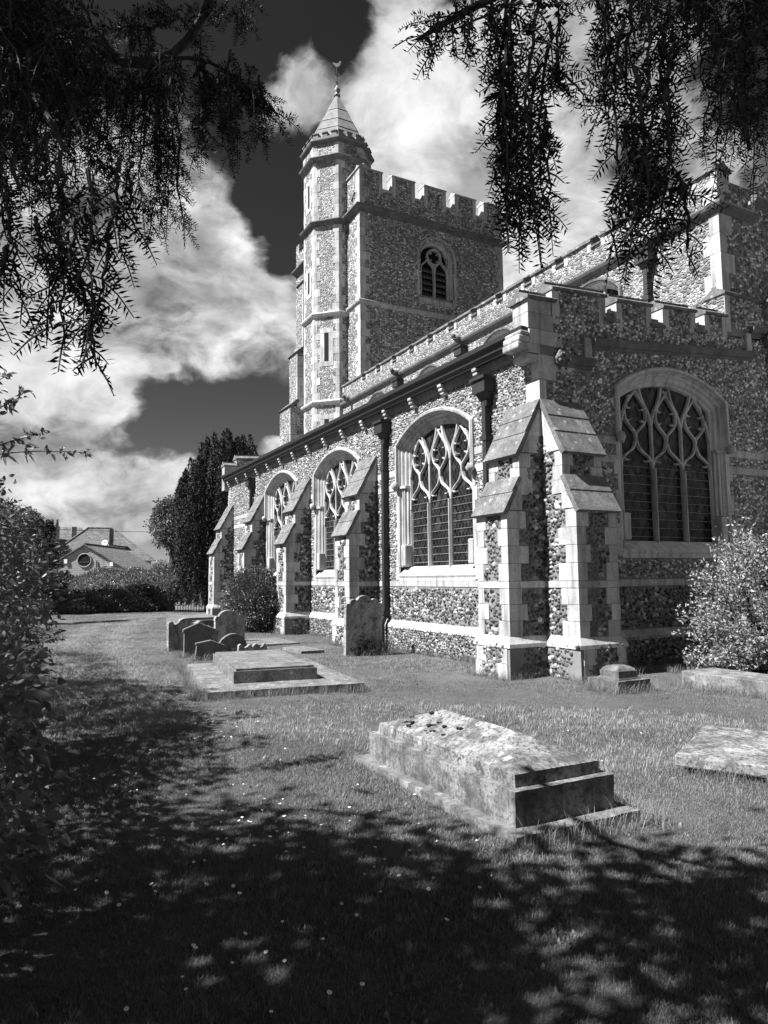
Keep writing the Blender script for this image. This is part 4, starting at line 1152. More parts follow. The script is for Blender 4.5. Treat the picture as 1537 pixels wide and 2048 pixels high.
def rough_block(name, x0, x1, y0, y1, z0, z1, mat, par, amp=.006, step=.07, top=None, seed=0):
    """worn stone block: subdivided, its faces and arrises gently eroded; top(x,y) may shape the upper face"""
    bm = bmesh.new(); bmesh.ops.create_cube(bm, size=1)
    for v in bm.verts:
        v.co = Vector((x0 if v.co.x < 0 else x1, y0 if v.co.y < 0 else y1, z0 if v.co.z < 0 else z1))
    for ax, L in ((0, x1 - x0), (1, y1 - y0), (2, z1 - z0)):
        n = max(1, int(L / step))
        ed = [e for e in bm.edges if abs((e.verts[0].co - e.verts[1].co)[ax]) > 1e-6]
        if n > 1: bmesh.ops.subdivide_edges(bm, edges=ed, cuts=n - 1, use_grid_fill=True)
    from mathutils import noise
    for v in bm.verts:
        c = v.co.copy()
        e = sum((abs(c[i] - a) < 1e-4) or (abs(c[i] - b_) < 1e-4) for i, (a, b_) in enumerate(((x0, x1), (y0, y1), (z0, z1))))
        if top and abs(c.z - z1) < 1e-4: v.co.z = top(c.x, c.y)
        k = noise.noise_vector(c * 9 + Vector((seed, 0, 0))) * amp * .5 + noise.noise_vector(c * 28 + Vector((0, seed, 0))) * amp * .6
        if e >= 2:
            inw = (Vector(((x0 + x1) / 2, (y0 + y1) / 2, (z0 + z1) / 2)) - c).normalized()
            k += inw * abs(noise.noise(c * 14 + Vector((seed, seed, 0)))) * amp * 2.2
        v.co += k
    me = bpy.data.meshes.new(name); bm.to_mesh(me); bm.free(); me.materials.append(MAT[mat])
    o = bpy.data.objects.new(name, me); COL.objects.link(o)
    if par: o.parent = par
    return o

# coped tomb in the foreground
t = empty('coped_tomb', (0, 0, 0)); tag(t, 'lichen-covered hipped stone tomb on a stepped base in the foreground', 'tomb')
rough_block('base_slab', -5.19, -4.15, -5.69, -3.42, -.08, .045, 'ledger', t, .006, .08, seed=1)
rough_block('body', -5.09, -4.25, -5.56, -3.53, .04, .262, 'tomb_body', t, .004, .05, seed=2)
def hip(x, y):
    ex = (.36 - abs(x + 4.67)) / .36; ey = min((y + 5.47), (-3.62 - y)) / .46
    return .345 + .155 * max(0, min(1, ex, ey))
rough_block('coped_lid', -5.03, -4.31, -5.49, -3.60, .255, .345, 'tomb_stone', t, .005, .045, top=hip, seed=3)
for k in range(16):
    mb = MB(); x = rnd.uniform(-4.95, -4.72); y = rnd.gauss(-4.15, .28)
    for q in range(3): blob(mb, (x + rnd.gauss(0, .018), y + rnd.gauss(0, .018), hip(x, y) - .002), rnd.uniform(.008, .020), k + q, (1.3, 1.3, .4)); mb.obj('moss_cushion', 'moss', t, True)

# ledger tomb by the headstones
t = empty('ledger_tomb', (-5.57, .42, 0)); t.rotation_euler = (0, 0, math.radians(-8)); tag(t, 'low ledger tomb with a raised slab on a broad flat base before the headstones', 'tomb')
rough_block('base_slab', .04, 2.25, 0, 3.45, -.05, .10, 'ledger', t, .008, .12, seed=4)
rough_block('raised_slab', .48, 1.72, .66, 3.35, .10, .275, 'ledger', t, .004, .1, seed=5)
rough_block('raised_slab_moulding', .52, 1.68, .70, 3.31, .272, .305, 'ledger', t, .003, .1, seed=6)

def headstone(name, label, x0, x1, y, out, th, mat, lean=(0, 0), rz=0, group=None, par_extra=None):
    """outline points (u 0..1, z) extruded; the inscribed face looks along -y"""
    w = x1 - x0; root = empty(name, (x0 + w / 2, y, 0)); root.rotation_euler = (lean[0], lean[1], rz)
    pts = [((u - .5) * w, z) for u, z in out]
    mb = MB(); mb.prism([(u, -th / 2, z) for u, z in pts], (0, th, 0))
    o = mb.obj('slab', mat, root, bevel=min(.012, th * .12))
    tag(root, label, 'gravestone', group); return root
def arc(c, z, r, a0, a1, n=8, rz=None):
    rz = r if rz is None else rz
    return [(c + r * math.cos(math.radians(a0 + (a1 - a0) * k / n)), z + rz * math.sin(math.radians(a0 + (a1 - a0) * k / n))) for k in range(n + 1)]
G_ = 'headstones beside the church'
# tall scalloped headstone
out = [(0, -.2), (1, -.2), (1, .98)] + arc(.93, 1.02, .07, -40, 120, 5, .06) + arc(.78, 1.10, .10, 20, 140, 6, .07) + arc(.5, 1.155, .17, 20, 160, 8, .085) + arc(.22, 1.10, .10, 40, 160, 6, .07) + arc(.07, 1.02, .07, 60, 220, 5, .06) + [(0, .98)]
h1 = headstone('headstone', 'tall pale headstone with a scalloped top, ivy climbing its foot', -1.68, -.82, 4.4, out, .11, 'headstone', (.03, .0), 0, G_)
out = [(0, -.2), (1, -.2), (1, .55)] + arc(.93, .58, .08, -30, 150, 5, .06) + arc(.70, .62, .10, 200, 330, 4, .04)[::-1] + arc(.5, .60, .22, 10, 170, 8, .13) + arc(.2, .64, .06, 200, 340, 4, .04)[::-1] + arc(.08, .60, .08, 30, 200, 6, .07) + [(0, .5)]
headstone('headstone', 'weathered headstone with knobbed shoulders, leaning back at the end of the group', -4.66, -3.86, 7.7, out, .15, 'headstone', (.06, -.03), .1, G_)
ped = [(0, -.2), (1, -.2), (1, .0), (.96, .0), (.96, .47), (1.0, .50), (1.0, .56), (.5, .70), (.0, .56), (0, .50), (.04, .47), (.04, 0), (0, 0)]
headstone('headstone', 'larger dark slate headstone with a pedimented top', -4.63, -3.97, 6.2, ped, .10, 'headstone_dark', (.02, .0), -.08, G_)
headstone('headstone', 'small dark pedimented headstone tilting sideways beside the ledger tomb', -4.60, -4.02, 5.3, [(u, z * .56) for u, z in ped], .09, 'headstone_dark', (.05, .10), -.06, G_)
out = [(0, -.2), (1, -.2), (1, .60)] + arc(.9, .62, .10, -20, 90, 5, .08) + arc(.45, .70, .32, 10, 160, 8, .14) + arc(.06, .60, .08, 60, 200, 5, .09) + [(0, .55)]
headstone('headstone', 'speckled pale headstone with rounded shoulders behind the round-topped stone', -3.35, -2.58, 8.6, out, .14, 'headstone', (.03, .02), .05, G_)
headstone('headstone', 'low semicircular dark headstone', -3.86, -3.22, 6.25, [(0, -.2), (1, -.2), (1, .10)] + arc(.5, .10, .5, 0, 180, 14, .33) + [(0, .10)], .12, 'tomb_dark', (.04, .0), .05, G_)
out = [(0, -.15), (1, -.15), (1, .17)] + arc(.93, .19, .07, -20, 180, 5, .05) + [(.78, .16)] + arc(.62, .18, .10, 10, 170, 6, .06) + arc(.40, .17, .08, 10, 150, 5, .06) + [(.22, .16)] + arc(.08, .20, .08, 0, 200, 5, .05) + [(0, .15)]
headstone('footstone', 'very low stone with a scrolled top edge behind the ledger tomb', -3.62, -3.0, 5.55, out, .10, 'headstone', (.0, .0), 0, G_)
headstone('headstone', 'pointed corner of a stone showing between the pedimented and speckled headstones', -4.08, -3.62, 7.15, [(u, z * .80) for u, z in ped], .09, 'headstone', (.02, .0), 0, G_)
# far chest tomb by the last buttress
t = empty('chest_tomb'); tag(t, 'low pale chest tomb with a loose lid below the last buttress', 'tomb')
rough_block('chest', -3.0, -1.7, 14.0, 16.6, -.05, .30, 'ledger', t, .008, .2, seed=8)
rough_block('lid', -2.85, -1.6, 14.2, 16.5, .302, .38, 'ledger', t, .01, .2, seed=9)
for i, (x0, x1, y0, y1, lb) in enumerate(((-2.6, -1.55, 7.3, 9.2, 'flat ledger stone sunk in the grass beside the bush'), (-2.3, -1.75, 5.3, 6.5, 'smaller flat stone sunk in the grass near the tall headstone'))):
    o = rough_block('ledger_stone', x0, x1, y0, y1, -.05, .045, 'ledger', None, .006, .15, seed=10 + i); tag(o, lb, 'gravestone')
# pedestal stump
t = empty('pedestal'); tag(t, 'small square stone pedestal with a domed top below the end wall', 'pedestal')
rough_block('base', -.52, .10, -2.02, -1.44, -.06, .155, 'tomb_dark', t, .006, .08, seed=12)
def dome(x, y):
    e = min(.17 - abs(x + .21), .17 - abs(y + 1.73)); return .27 + .065 * min(1, max(0, e / .07)) ** .5
rough_block('cap', -.39, -.03, -1.91, -1.55, .15, .27, 'tomb_dark', t, .003, .03, top=dome, seed=13)
for k in range(3):
    tomb_box('cap_moulding', -.40 - .012 * k, -.02 + .012 * k, -1.92 - .012 * k, -1.54 + .012 * k, .157 + .008 * (2 - k), .165 + .008 * (2 - k), 'headstone_dark', t, 0)
# slab at the right edge and long low stone under the laurel
def poly_slab(name, pts, z0, z1, mat, label):
    mb = MB(); mb.prism([(x, y, z0) for x, y in pts], (0, 0, z1 - z0)); o = mb.obj(name, mat, None, bevel=.015); tag(o, label, 'gravestone'); return o
poly_slab('grave_slab', [(-3.02, -5.02), (-2.52, -5.95), (-1.3, -5.3), (-1.8, -4.37)], .03, .125, 'tomb_stone', 'white-lichened flat grave slab raised off the grass')
poly_slab('kerb_stone', [(.82, -1.95), (.78, -4.2), (1.5, -4.2), (1.5, -1.95)], -.05, .21, 'ledger', 'long low grave stone lying under the leafy shrub')

# air brick in the plinth
ab = MB().box(-.095, -.07, 2.95, 3.13, .16, .31).obj('air_brick', 'ashlar', church)
mb = MB()
for yy in (2.985, 3.055):
    for zz in (.185, .245): mb.box(-.098, -.09, yy, yy + .04, zz, zz + .035)
mb.obj('air_holes', 'cavity', ab)

# ------------------------------------------------------------------ foliage
def unit(v): return v / np.maximum(np.linalg.norm(v, axis=-1, keepdims=True), 1e-9)

def leaf_geo(P, L, Wd, A, seed, fold=.25, six=False):
    """P (n,3) bases, L,Wd sizes (n,), A (n,3) axis directions"""
    r = np.random.default_rng(seed); n = len(P)
    A = unit(A); R = unit(r.normal(size=(n, 3))); S = unit(np.cross(A, R)); N = np.cross(S, A)
    L = np.broadcast_to(L, (n,))[:, None]; Wd = np.broadcast_to(Wd, (n,))[:, None]
    if not six:
        V = np.stack([P, P + A * L, P + A * L * .42 + S * Wd * .5 + N * Wd * fold, P + A * L * .42 - S * Wd * .5 + N * Wd * fold], 1)
        q = np.array([[0, 2, 1], [0, 1, 3]])
    else:
        dr = np.array([0, 0, -1.0])
        V = np.stack([P, P + A * L * .3 + S * Wd * .42 + N * Wd * fold, P + A * L * .3 - S * Wd * .42 + N * Wd * fold,
                      P + A * L * .66 + S * Wd * .36 + N * Wd * fold * .8 + dr * L * .05, P + A * L * .66 - S * Wd * .36 + N * Wd * fold * .8 + dr * L * .05,
                      P + A * L + dr * L * .18, P + A * L * .5 + dr * L * .02], 1)
        q = np.array([[0, 1, 6], [1, 3, 6], [3, 5, 6], [5, 4, 6], [4, 2, 6], [2, 0, 6]])
    k = V.shape[1]
    F = (np.arange(n) * k)[:, None, None] + q[None]
    return V.reshape(-1, 3), F.reshape(-1, 3)

def clumps(r, C, R, nc, per, cr, shell=.55, zmin=None):
    """leaf positions in clumps spread through an ellipsoid; returns P, outward dirs"""
    d = unit(r.normal(size=(nc, 3))); rad = shell + (1 - shell) * r.uniform(size=(nc, 1)) ** .5
    cc = np.array(C) + d * rad * np.array(R)
    if zmin is not None: cc[:, 2] = np.maximum(cc[:, 2], zmin + .1)
    s = cr * r.uniform(.6, 1.35, (nc, 1, 1))
    o = unit(r.normal(size=(nc, per, 3))) * r.uniform(.25, 1, (nc, per, 1)) ** .6 * s
    P = cc[:, None, :] + o
    A = unit(o) + d[:, None, :] * .5
    return P.reshape(-1, 3), A.reshape(-1, 3)

def foliage(name, P, A, L, W, mat, parent, seed, six=False):
    r = np.random.default_rng(seed + 99); n = len(P)
    V, F = leaf_geo(P, L * r.uniform(.6, 1.25, n), W * r.uniform(.7, 1.2, n), A + r.normal(size=(n, 3)) * .55, seed, six=six)
    return np_obj(name, V, F, mat, parent)

def trunk(parent, base, top, r0, r1, limbs, seed, name='trunk'):
    rr = random.Random(seed); base, top = Vector(base), Vector(top); mb = MB()
    pts = [base.lerp(top, k / 6) + Vector((rr.uniform(-1, 1), rr.uniform(-1, 1), 0)) * r0 * .35 * (k > 0) for k in range(7)]
    mb.tube(pts, [r0 * (1.25 if k == 0 else 1) + (r1 - r0) * k / 6 for k in range(7)], 9)
    for e in limbs:
        e = Vector(e); s = pts[rr.randint(2, 5)]; m = s.lerp(e, .5) + Vector((rr.uniform(-.2, .2), rr.uniform(-.2, .2), rr.uniform(0, .3)))
        mb.tube([s, m, e], [r0 * .45, r0 * .3, r0 * .1], 6)
    return mb.obj(name, 'bark', parent, True)

# fastigiate dark yew behind the far end of the church
r = np.random.default_rng(5)
t = empty('columnar_yew', (1.35, 27.6, 0)); tag(t, 'dense dark upright yew with many pointed plumes behind the church end', 'tree')
PP, AA = [], []
for k in range(64):
    a = r.uniform(0, 2 * np.pi); q = r.uniform(0, 1) ** .5; x = q * 2.0 * np.cos(a); y = q * 1.7 * np.sin(a)
    x += .25; h = 9.0 - 3.0 * (max(0, -x - .1) / 1.6) ** 1.2 + r.uniform(-.5, .3)
    b0 = r.uniform(.2, 1.6); nL = 1500; tt = r.uniform(0, 1, nL)
    rad = .40 * np.sin(np.pi * np.clip(tt * .86 + .14, 0, 1)) ** .7 * r.uniform(.75, 1.05, nL)
    ph = r.uniform(0, 2 * np.pi, nL)
    lean = np.array([x * .12, y * .1])
    P = np.stack([x * .85 + lean[0] * tt * 2 + rad * np.cos(ph), y * .85 + lean[1] * tt * 2 + rad * np.sin(ph), b0 + (h - b0) * tt], 1)
    A = np.stack([np.cos(ph) * .55, np.sin(ph) * .55, np.full(nL, 1.0)], 1)
    PP.append(P); AA.append(A)
foliage('crown', np.concatenate(PP), np.concatenate(AA), .17, .06, 'cypress_leaf', t, 3)
trunk(t, (0, 0, -.1), (0, 0, 5), .28, .1, [], 2)

# clipped hedge along the far side of the lawn
r = np.random.default_rng(6)
t = empty('hedge', (-4.0, 29.2, 0)); tag(t, 'broad clipped hedge along the far edge of the lawn, dark below and bright on top', 'hedge')
n = 34000
u = r.uniform(-4.6, 3.35, n); f = r.uniform(0, 1, n)
top_ = 2.05 + .16 * np.sin(u * 1.3) + .10 * np.sin(u * 3.1 + 1)
front = f < .62
z = np.where(front, r.uniform(.05, 1, n) ** .85 * top_ * .68, 0)
yt = r.uniform(0, 1, n); z = np.where(front, z, top_ * (.66 + .34 * np.sin(yt * 1.57)) + r.normal(0, .06, n))
y = np.where(front, -.75 + .14 * np.sin(u * 2.2 + z * 2) + .10 * np.sin(z * 5 + u * 4) + r.normal(0, .08, n) + .12 * (z / 2) ** 2, -.78 + yt * 1.9 + r.normal(0, .06, n))
A = np.stack([r.normal(0, .4, n), np.where(front, -1, -.5), np.where(front, .2, 1)], 1)
foliage('foliage', np.stack([u, y, z], 1), A, .10, .062, 'hedge_leaf', t, 8)
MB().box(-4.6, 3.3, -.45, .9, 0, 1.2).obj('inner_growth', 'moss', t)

# box bush against the wall between buttresses
r = np.random.default_rng(8)
t = empty('round_bush', (-.95, 12.85, 0)); tag(t, 'dense rounded evergreen bush against the long wall between two buttresses', 'bush')
P, A = clumps(r, (0, 0, .85), (.82, 1.72, .98), 420, 80, .22, .78, .05)
P = P[P[:, 2] > .02]; A = A[:len(P)]
foliage('foliage', P, P - np.array([0, 0, .6]), .075, .045, 'box_leaf', t, 9)
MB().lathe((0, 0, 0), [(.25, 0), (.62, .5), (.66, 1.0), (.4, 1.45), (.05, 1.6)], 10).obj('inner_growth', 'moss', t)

# bright leafy shrub by the end wall
r = np.random.default_rng(9)
t = empty('laurel_shrub', (3.5, -1.75, 0)); tag(t, 'large bright leafy shrub growing against the end wall', 'shrub')
stems = []; PP, AA = [], []
sm = MB()
for k in range(400):
    a = r.uniform(0, 2 * np.pi); el = r.uniform(.05, 1.0); q = 1.0
    d = np.array([np.cos(a) * np.sqrt(1 - el ** 2), np.sin(a) * np.sqrt(1 - el ** 2), el])
    tip = d * np.array([2.15, 1.2, 2.62]) * r.uniform(.72, 1.06) + np.array([0, 0, .1])
    tip[0] += .25 * tip[2] * .3
    base = tip * .45
    m = 95; tt = r.uniform(0, 1, m) ** .8
    P = base + (tip - base) * tt[:, None] + r.normal(0, .055, (m, 3))
    PP.append(P); AA.append(unit(tip - base) * .8 + r.normal(0, .6, (m, 3)))
    if k % 3 == 0: sm.tube([tuple(base * .2), tuple(base), tuple(tip)], [.02, .012, .004], 4)
P = np.concatenate(PP); A = np.concatenate(AA); ok = P[:, 2] > .02
foliage('foliage', P[ok], A[ok], .068, .036, 'laurel_leaf', t, 10, six=False)
sm.obj('stems', 'bark', t)
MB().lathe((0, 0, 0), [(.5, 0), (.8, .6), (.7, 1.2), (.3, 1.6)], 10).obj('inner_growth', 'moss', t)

# rank growth along the left edge of the lawn
def bush_row(name, label, C, R, nc, per, cr, L, W, mat, seed, six=True, zmin=.05):
    r = np.random.default_rng(seed)
    t = empty(name, (C[0], C[1], 0)); tag(t, label, 'bush')
    P, A = clumps(r, (0, 0, C[2]), R, nc, per, cr, .7, zmin)
    ok = P[:, 2] > .0
    foliage('foliage', P[ok], A[ok] + np.array([0, 0, -.1]), L, W, mat, t, seed, six)
    mb = MB()
    for k in range(16):
        a = r.uniform(0, 2 * np.pi); e = np.array([np.cos(a) * R[0] * .7, np.sin(a) * R[1] * .8, C[2] + R[2] * r.uniform(.2, .8)])
        mb.tube([(e[0] * .3, e[1] * .5, 0), tuple(e * np.array([.7, .8, .6])), tuple(e)], [.025, .016, .006], 5)
    mb.obj('stems', 'bark', t)
    return t
bush_row('nettle_bush', 'rank broad-leaved growth at the lower left edge of the lawn', (-8.62, -4.0, .55), (.86, 2.3, .85), 260, 34, .24, .085, .055, 'elder_leaf', 21)
bush_row('elder_bush', 'tall broad-leaved bush overhanging the left edge of the lawn', (-8.85, -.4, 1.15), (1.22, 2.9, 1.75), 420, 46, .28, .075, .045, 'elder_leaf', 22)
bush_row('hawthorn_bush', 'bushy growth further along the left edge towards the hedge', (-8.95, 6.2, 1.1), (1.45, 4.2, 1.7), 320, 70, .34, .07, .045, 'elder_leaf', 23, False)
bush_row('far_left_bush', 'leafy bush where the left growth meets the hedge', (-9.2, 15.5, 1.0), (1.6, 5, 1.3), 220, 60, .4, .10, .07, 'elder_leaf', 24, False)
# a spray of elder reaching over the lawn against the sky
t = empty('elder_tree', (-8.4, -3.0, 1.8)); tag(t, 'elder whose thin leafy branch reaches out against the sky at the left', 'tree')
re_ = np.random.default_rng(33)
P, A = clumps(re_, (-1.95, 3.7, 2.15), (1.0, 4.0, 1.2), 130, 60, .36, .4)
foliage('crown', P, A, .13, .08, 'elder_leaf', t, 34)  # unseen crown, added out of view to throw shade on the left lawn
trunk(t, (-2.2, 2.6, -1.9), (-1.9, 2.8, 2.6), .13, .05, [(-1.2, .2, 1.9), (-1.5, 5.5, 2.2), (-2.4, 4.2, 3.0), (-.4, -.1, .75)], 35)
rr = random.Random(4); mb = MB(); PP, AA = [], []
for s, e in (((0, 0, .6), (.66, .0, .98)), ((.0, .1, .7), (.98, .05, .86)), ((.1, 0, .8), (.52, -.05, 1.28)), ((.0, -.1, .9), (.40, .0, 1.42))):
    s, e = np.array(s), np.array(e); pts = [s + (e - s) * k / 7 + np.array([0, 0, .05 * math.sin(k / 7 * 3.1)]) for k in range(8)]
    mb.tube([tuple(p) for p in pts], [.008 - .0007 * k for k in range(8)], 5)
    for k in range(2, 8):
        for q in range(9):
            PP.append(pts[k] + np.array([rr.gauss(0, .02), rr.gauss(0, .03), rr.gauss(0, .02)])); AA.append([rr.gauss(.5, .7), rr.gauss(0, .7), rr.gauss(-.1, .6)])
mb.obj('twigs', 'bark', t)
foliage('leaves', np.array(PP), np.array(AA), .085, .036, 'elder_leaf', t, 31, True)

# fir on the left in front of the houses
r = np.random.default_rng(12)
t = empty('fir_tree', (-6.72, 21.0, 0)); tag(t, 'dark feathery conifer at the left in front of the brick house', 'tree')
PP, AA = [], []
for k in range(90):
    h = r.uniform(.4, 3.9); a = r.uniform(0, 2 * np.pi); ln = (4.2 - h) * .34 * r.uniform(.7, 1.1)
    e = np.array([np.cos(a) * ln, np.sin(a) * ln, h + .25 * ln]); s = np.array([0, 0, h])
    tt = r.uniform(.1, 1, 130); P = s + (e - s) * tt[:, None] + r.normal(0, .05, (130, 3)); PP.append(P); AA.append(np.tile(unit(e - s), (130, 1)) + r.normal(0, .5, (130, 3)))
foliage('crown', np.concatenate(PP), np.concatenate(AA), .14, .04, 'fir_leaf', t, 13)
trunk(t, (0, 0, -.1), (0, 0, 3.9), .11, .02, [], 5)

def tree(name, label, base, C, R, nc, per, cr, L, W, mat, seed, h):
    r = np.random.default_rng(seed); t = empty(name, base); tag(t, label, 'tree')
    P, A = clumps(r, C, R, nc, per, cr, .5)
    foliage('crown', P, A, L, W, mat, t, seed)
    trunk(t, (0, 0, -.2), (C[0] * .5, C[1] * .5, h), .3, .1, [tuple(np.array(C) + (r.normal(size=3) * np.array(R) * .4)) for _ in range(7)], seed)
    return t
tree('leafy_tree', 'leafy deciduous tree between the houses and the dark upright yew', (2.9, 47, 0), (.6, 0, 6.0), (1.9, 1.9, 2.2), 150, 60, .5, .22, .15, 'tree_leaf', 41, 4)
tree('leafy_tree', 'pale rounded tree beyond the conifer at the far left', (-7.6, 62, 0), (0, 0, 6.2), (2.2, 2.2, 2.4), 150, 60, .5, .2, .13, 'tree_leaf', 42, 5)
tree('small_tree', 'small shrubby tree behind the iron railing', (-.5, 28.6, 0), (0, 0, 1.1), (.55, .5, .7), 60, 50, .2, .09, .06, 'tree_leaf', 43, 1)
tree('shrub', 'loose shrub at the right end of the hedge by the brick house', (.75, 38, 0), (0, 0, 2.0), (.6, .6, .8), 60, 50, .25, .11, .07, 'hedge_leaf', 44, 1.5)

# iron railing beside the hedge
t = empty('iron_railing', (-.75, 26.2, 0)); tag(t, 'dark iron railing with upright bars between hedge and yew', 'railing')
for k in range(11):
    x = k * .13
    mb = MB(); mb.box(x - .012, x + .012, -.012, .012, -.05, 1.02); mb.add([(x - .02, -.02, 1.02), (x + .02, -.02, 1.02), (x + .02, .02, 1.02), (x - .02, .02, 1.02), (x, 0, 1.14)], [(0, 1, 4), (1, 2, 4), (2, 3, 4), (3, 0, 4)])
    mb.obj('bar', 'iron', t)
for z in (.12, .92): MB().box(-.1, 1.42, -.018, .018, z, z + .03).obj('rail', 'iron', t)

# ------------------------------------------------------------------ houses beyond the hedge
hs = empty('brick_bungalow', (-2.85, 50, 0)); hs.rotation_euler = (0, 0, math.radians(64))
tag(hs, 'low brick bungalow with a round window in its gable behind the hedge', 'house')
RW = 3.1; RL = 9.0; ZE, ZR = 2.5, 4.36
# local x along the ridge, gable end at x=0
gb = MB()
for x in (0, RL): gb.add([(x, -RW, 0), (x, RW, 0), (x, RW, ZE), (x, 0, ZR), (x, -RW, ZE)], [(0, 1, 2, 3, 4)])
for y in (-RW, RW): gb.add([(0, y, 0), (RL, y, 0), (RL, y, ZE), (0, y, ZE)], [(0, 1, 2, 3)])
o = gb.obj('wall', 'brickwork', hs)
for s in (-1, 1):
    k = (ZR - ZE) / RW; ov = .25
    MB().prism([(-.15, 0, ZR + .05), (-.15, s * (RW + ov), ZE + .05 - ov * k), (-.15, s * (RW + ov), ZE + .13 - ov * k), (-.15, 0, ZR + .14)], (RL + .3, 0, 0)).obj('roof', 'roof_tiles', hs)
MB().tube([(-.15, 0, ZR + .14), (RL + .15, 0, ZR + .14)], .09, 8).obj('ridge_tiles', 'roof_tiles', hs)
MB().tube([(0, -RW - .28, ZE - .02), (RL, -RW - .28, ZE - .02)], .06, 6).obj('gutter', 'iron', hs)
w = empty('round_window', parent=hs)
ring = [(-.03, .52 * math.cos(q), 3.22 + .52 * math.sin(q)) for q in [2 * math.pi * k / 24 for k in range(25)]]
mb = MB(); mb.tube(ring, .05, 6); mb.obj('frame', 'brickwork', w)
mesh_obj('pane', [(-.02, .5 * math.cos(q), 3.22 + .5 * math.sin(q)) for q in [2 * math.pi * k / 24 for k in range(24)]], [tuple(range(24))], 'cavity', w)
MB().box(-.05, -.02, -.5, .5, 3.06, 3.085).obj('glazing_bar', 'lead', w)
for y, z in ((1.4, 3.0), (-2.1, 2.75)): MB().box(-.12, -.005, y - .12, y + .12, z, z + .32).obj('alarm_box', 'white_box', hs)
MB().tube([(-.06, -.95, 2.2), (-.06, -.95, 3.2)], .04, 6).obj('vent_pipe', 'iron', hs)

hh = empty('hipped_house', (-.3, 62, 0)); tag(hh, 'larger house with a tall hipped tiled roof behind the bungalow', 'house')
MB().box(-4.9, 4.3, -1.0, 7, 0, 3.55).obj('wall', 'render_wall', hh)
B_ = [(-5.2, -1.4, 3.5), (4.6, -1.4, 3.5), (4.6, 7.4, 3.5), (-5.2, 7.4, 3.5), (-1.1, 2.0, 6.75), (1.1, 2.0, 6.75)]
MB().add(B_, [(0, 1, 5, 4), (1, 2, 5), (2, 3, 4, 5), (3, 0, 4), (0, 3, 2, 1)]).obj('roof', 'roof_tiles', hh)
for a, c in ((0, 4), (1, 5), (2, 5), (3, 4), (4, 5)): MB().tube([B_[a], B_[c]], .09, 6).obj('hip_tiles', 'roof_tiles', hh)
MB().box(.55, .95, -.2, .2, 4.0, 6.5).obj('chimney', 'roof_tiles', hh)
dish = MB(); dish.lathe((0, 0, 0), [(.0, 0), (.15, .02), (.30, .09), (.31, .10), (.15, .04), (.0, .03)], 14)
d = dish.obj('satellite_dish', 'white_box', hh, True); d.location = (.15, -1.0, 5.1); d.rotation_euler = (math.radians(75), 0, math.radians(-15))
MB().tube([(.15, -.9, 5.1), (.3, -.4, 5.0)], .025, 5).obj('dish_arm', 'iron', hh)

h3 = empty('chimneyed_house', (-3.6, 70, 0)); tag(h3, 'house at the left with a twin-pot chimney above its tiled roof', 'house')
MB().box(-4.5, 3.5, 0, 7, 0, 4.2).obj('wall', 'brickwork', h3)
MB().add([(-4.8, -.3, 4.1), (3.8, -.3, 4.1), (3.8, 7.3, 4.1), (-4.8, 7.3, 4.1), (-1.2, 3.4, 7.4), (2.4, 3.4, 7.4)], [(0, 1, 5, 4), (1, 2, 5), (2, 3, 4, 5), (3, 0, 4), (0, 3, 2, 1)]).obj('roof', 'roof_tiles', h3)
c = MB().box(-.9, .1, 1.2, 1.9, 5.0, 7.35).obj('chimney', 'brickwork', h3)
for x in (-.65, -.15): MB().lathe((x, 1.55, 0), [(.14, 7.35), (.16, 7.5), (.12, 8.0), (.15, 8.05), (.10, 8.06)], 10).obj('chimney_pot', 'headstone_dark', c)
MB().box(1.2, 1.7, .9, 1.5, 5.0, 7.3).obj('chimney', 'brickwork', h3)
wpts = [(-14 + k * 3.0, 57, 6.0 + .012 * (k - 5) ** 2) for k in range(11)]
tag(MB().tube(wpts, .02, 4).obj('telephone_wire', 'iron'), 'thin telephone wire crossing the sky above the house roofs', 'wire')

# ------------------------------------------------------------------ the great yew over the viewer
fwd = Vector((0.466347, 0.879626, 0.093697)); rgt = Vector((0.88392, -0.467523, -0.010332)); upv = Vector((-0.034717, -0.087639, 0.995547))
def at(px, py, depth):
    """world point seen at photo pixel (px,py) at a distance of depth metres in front of the viewpoint"""
    return CAM + (fwd + rgt * ((px - 768.5) / 1409.34) - upv * ((py - 1024) / 1409.34)) * depth

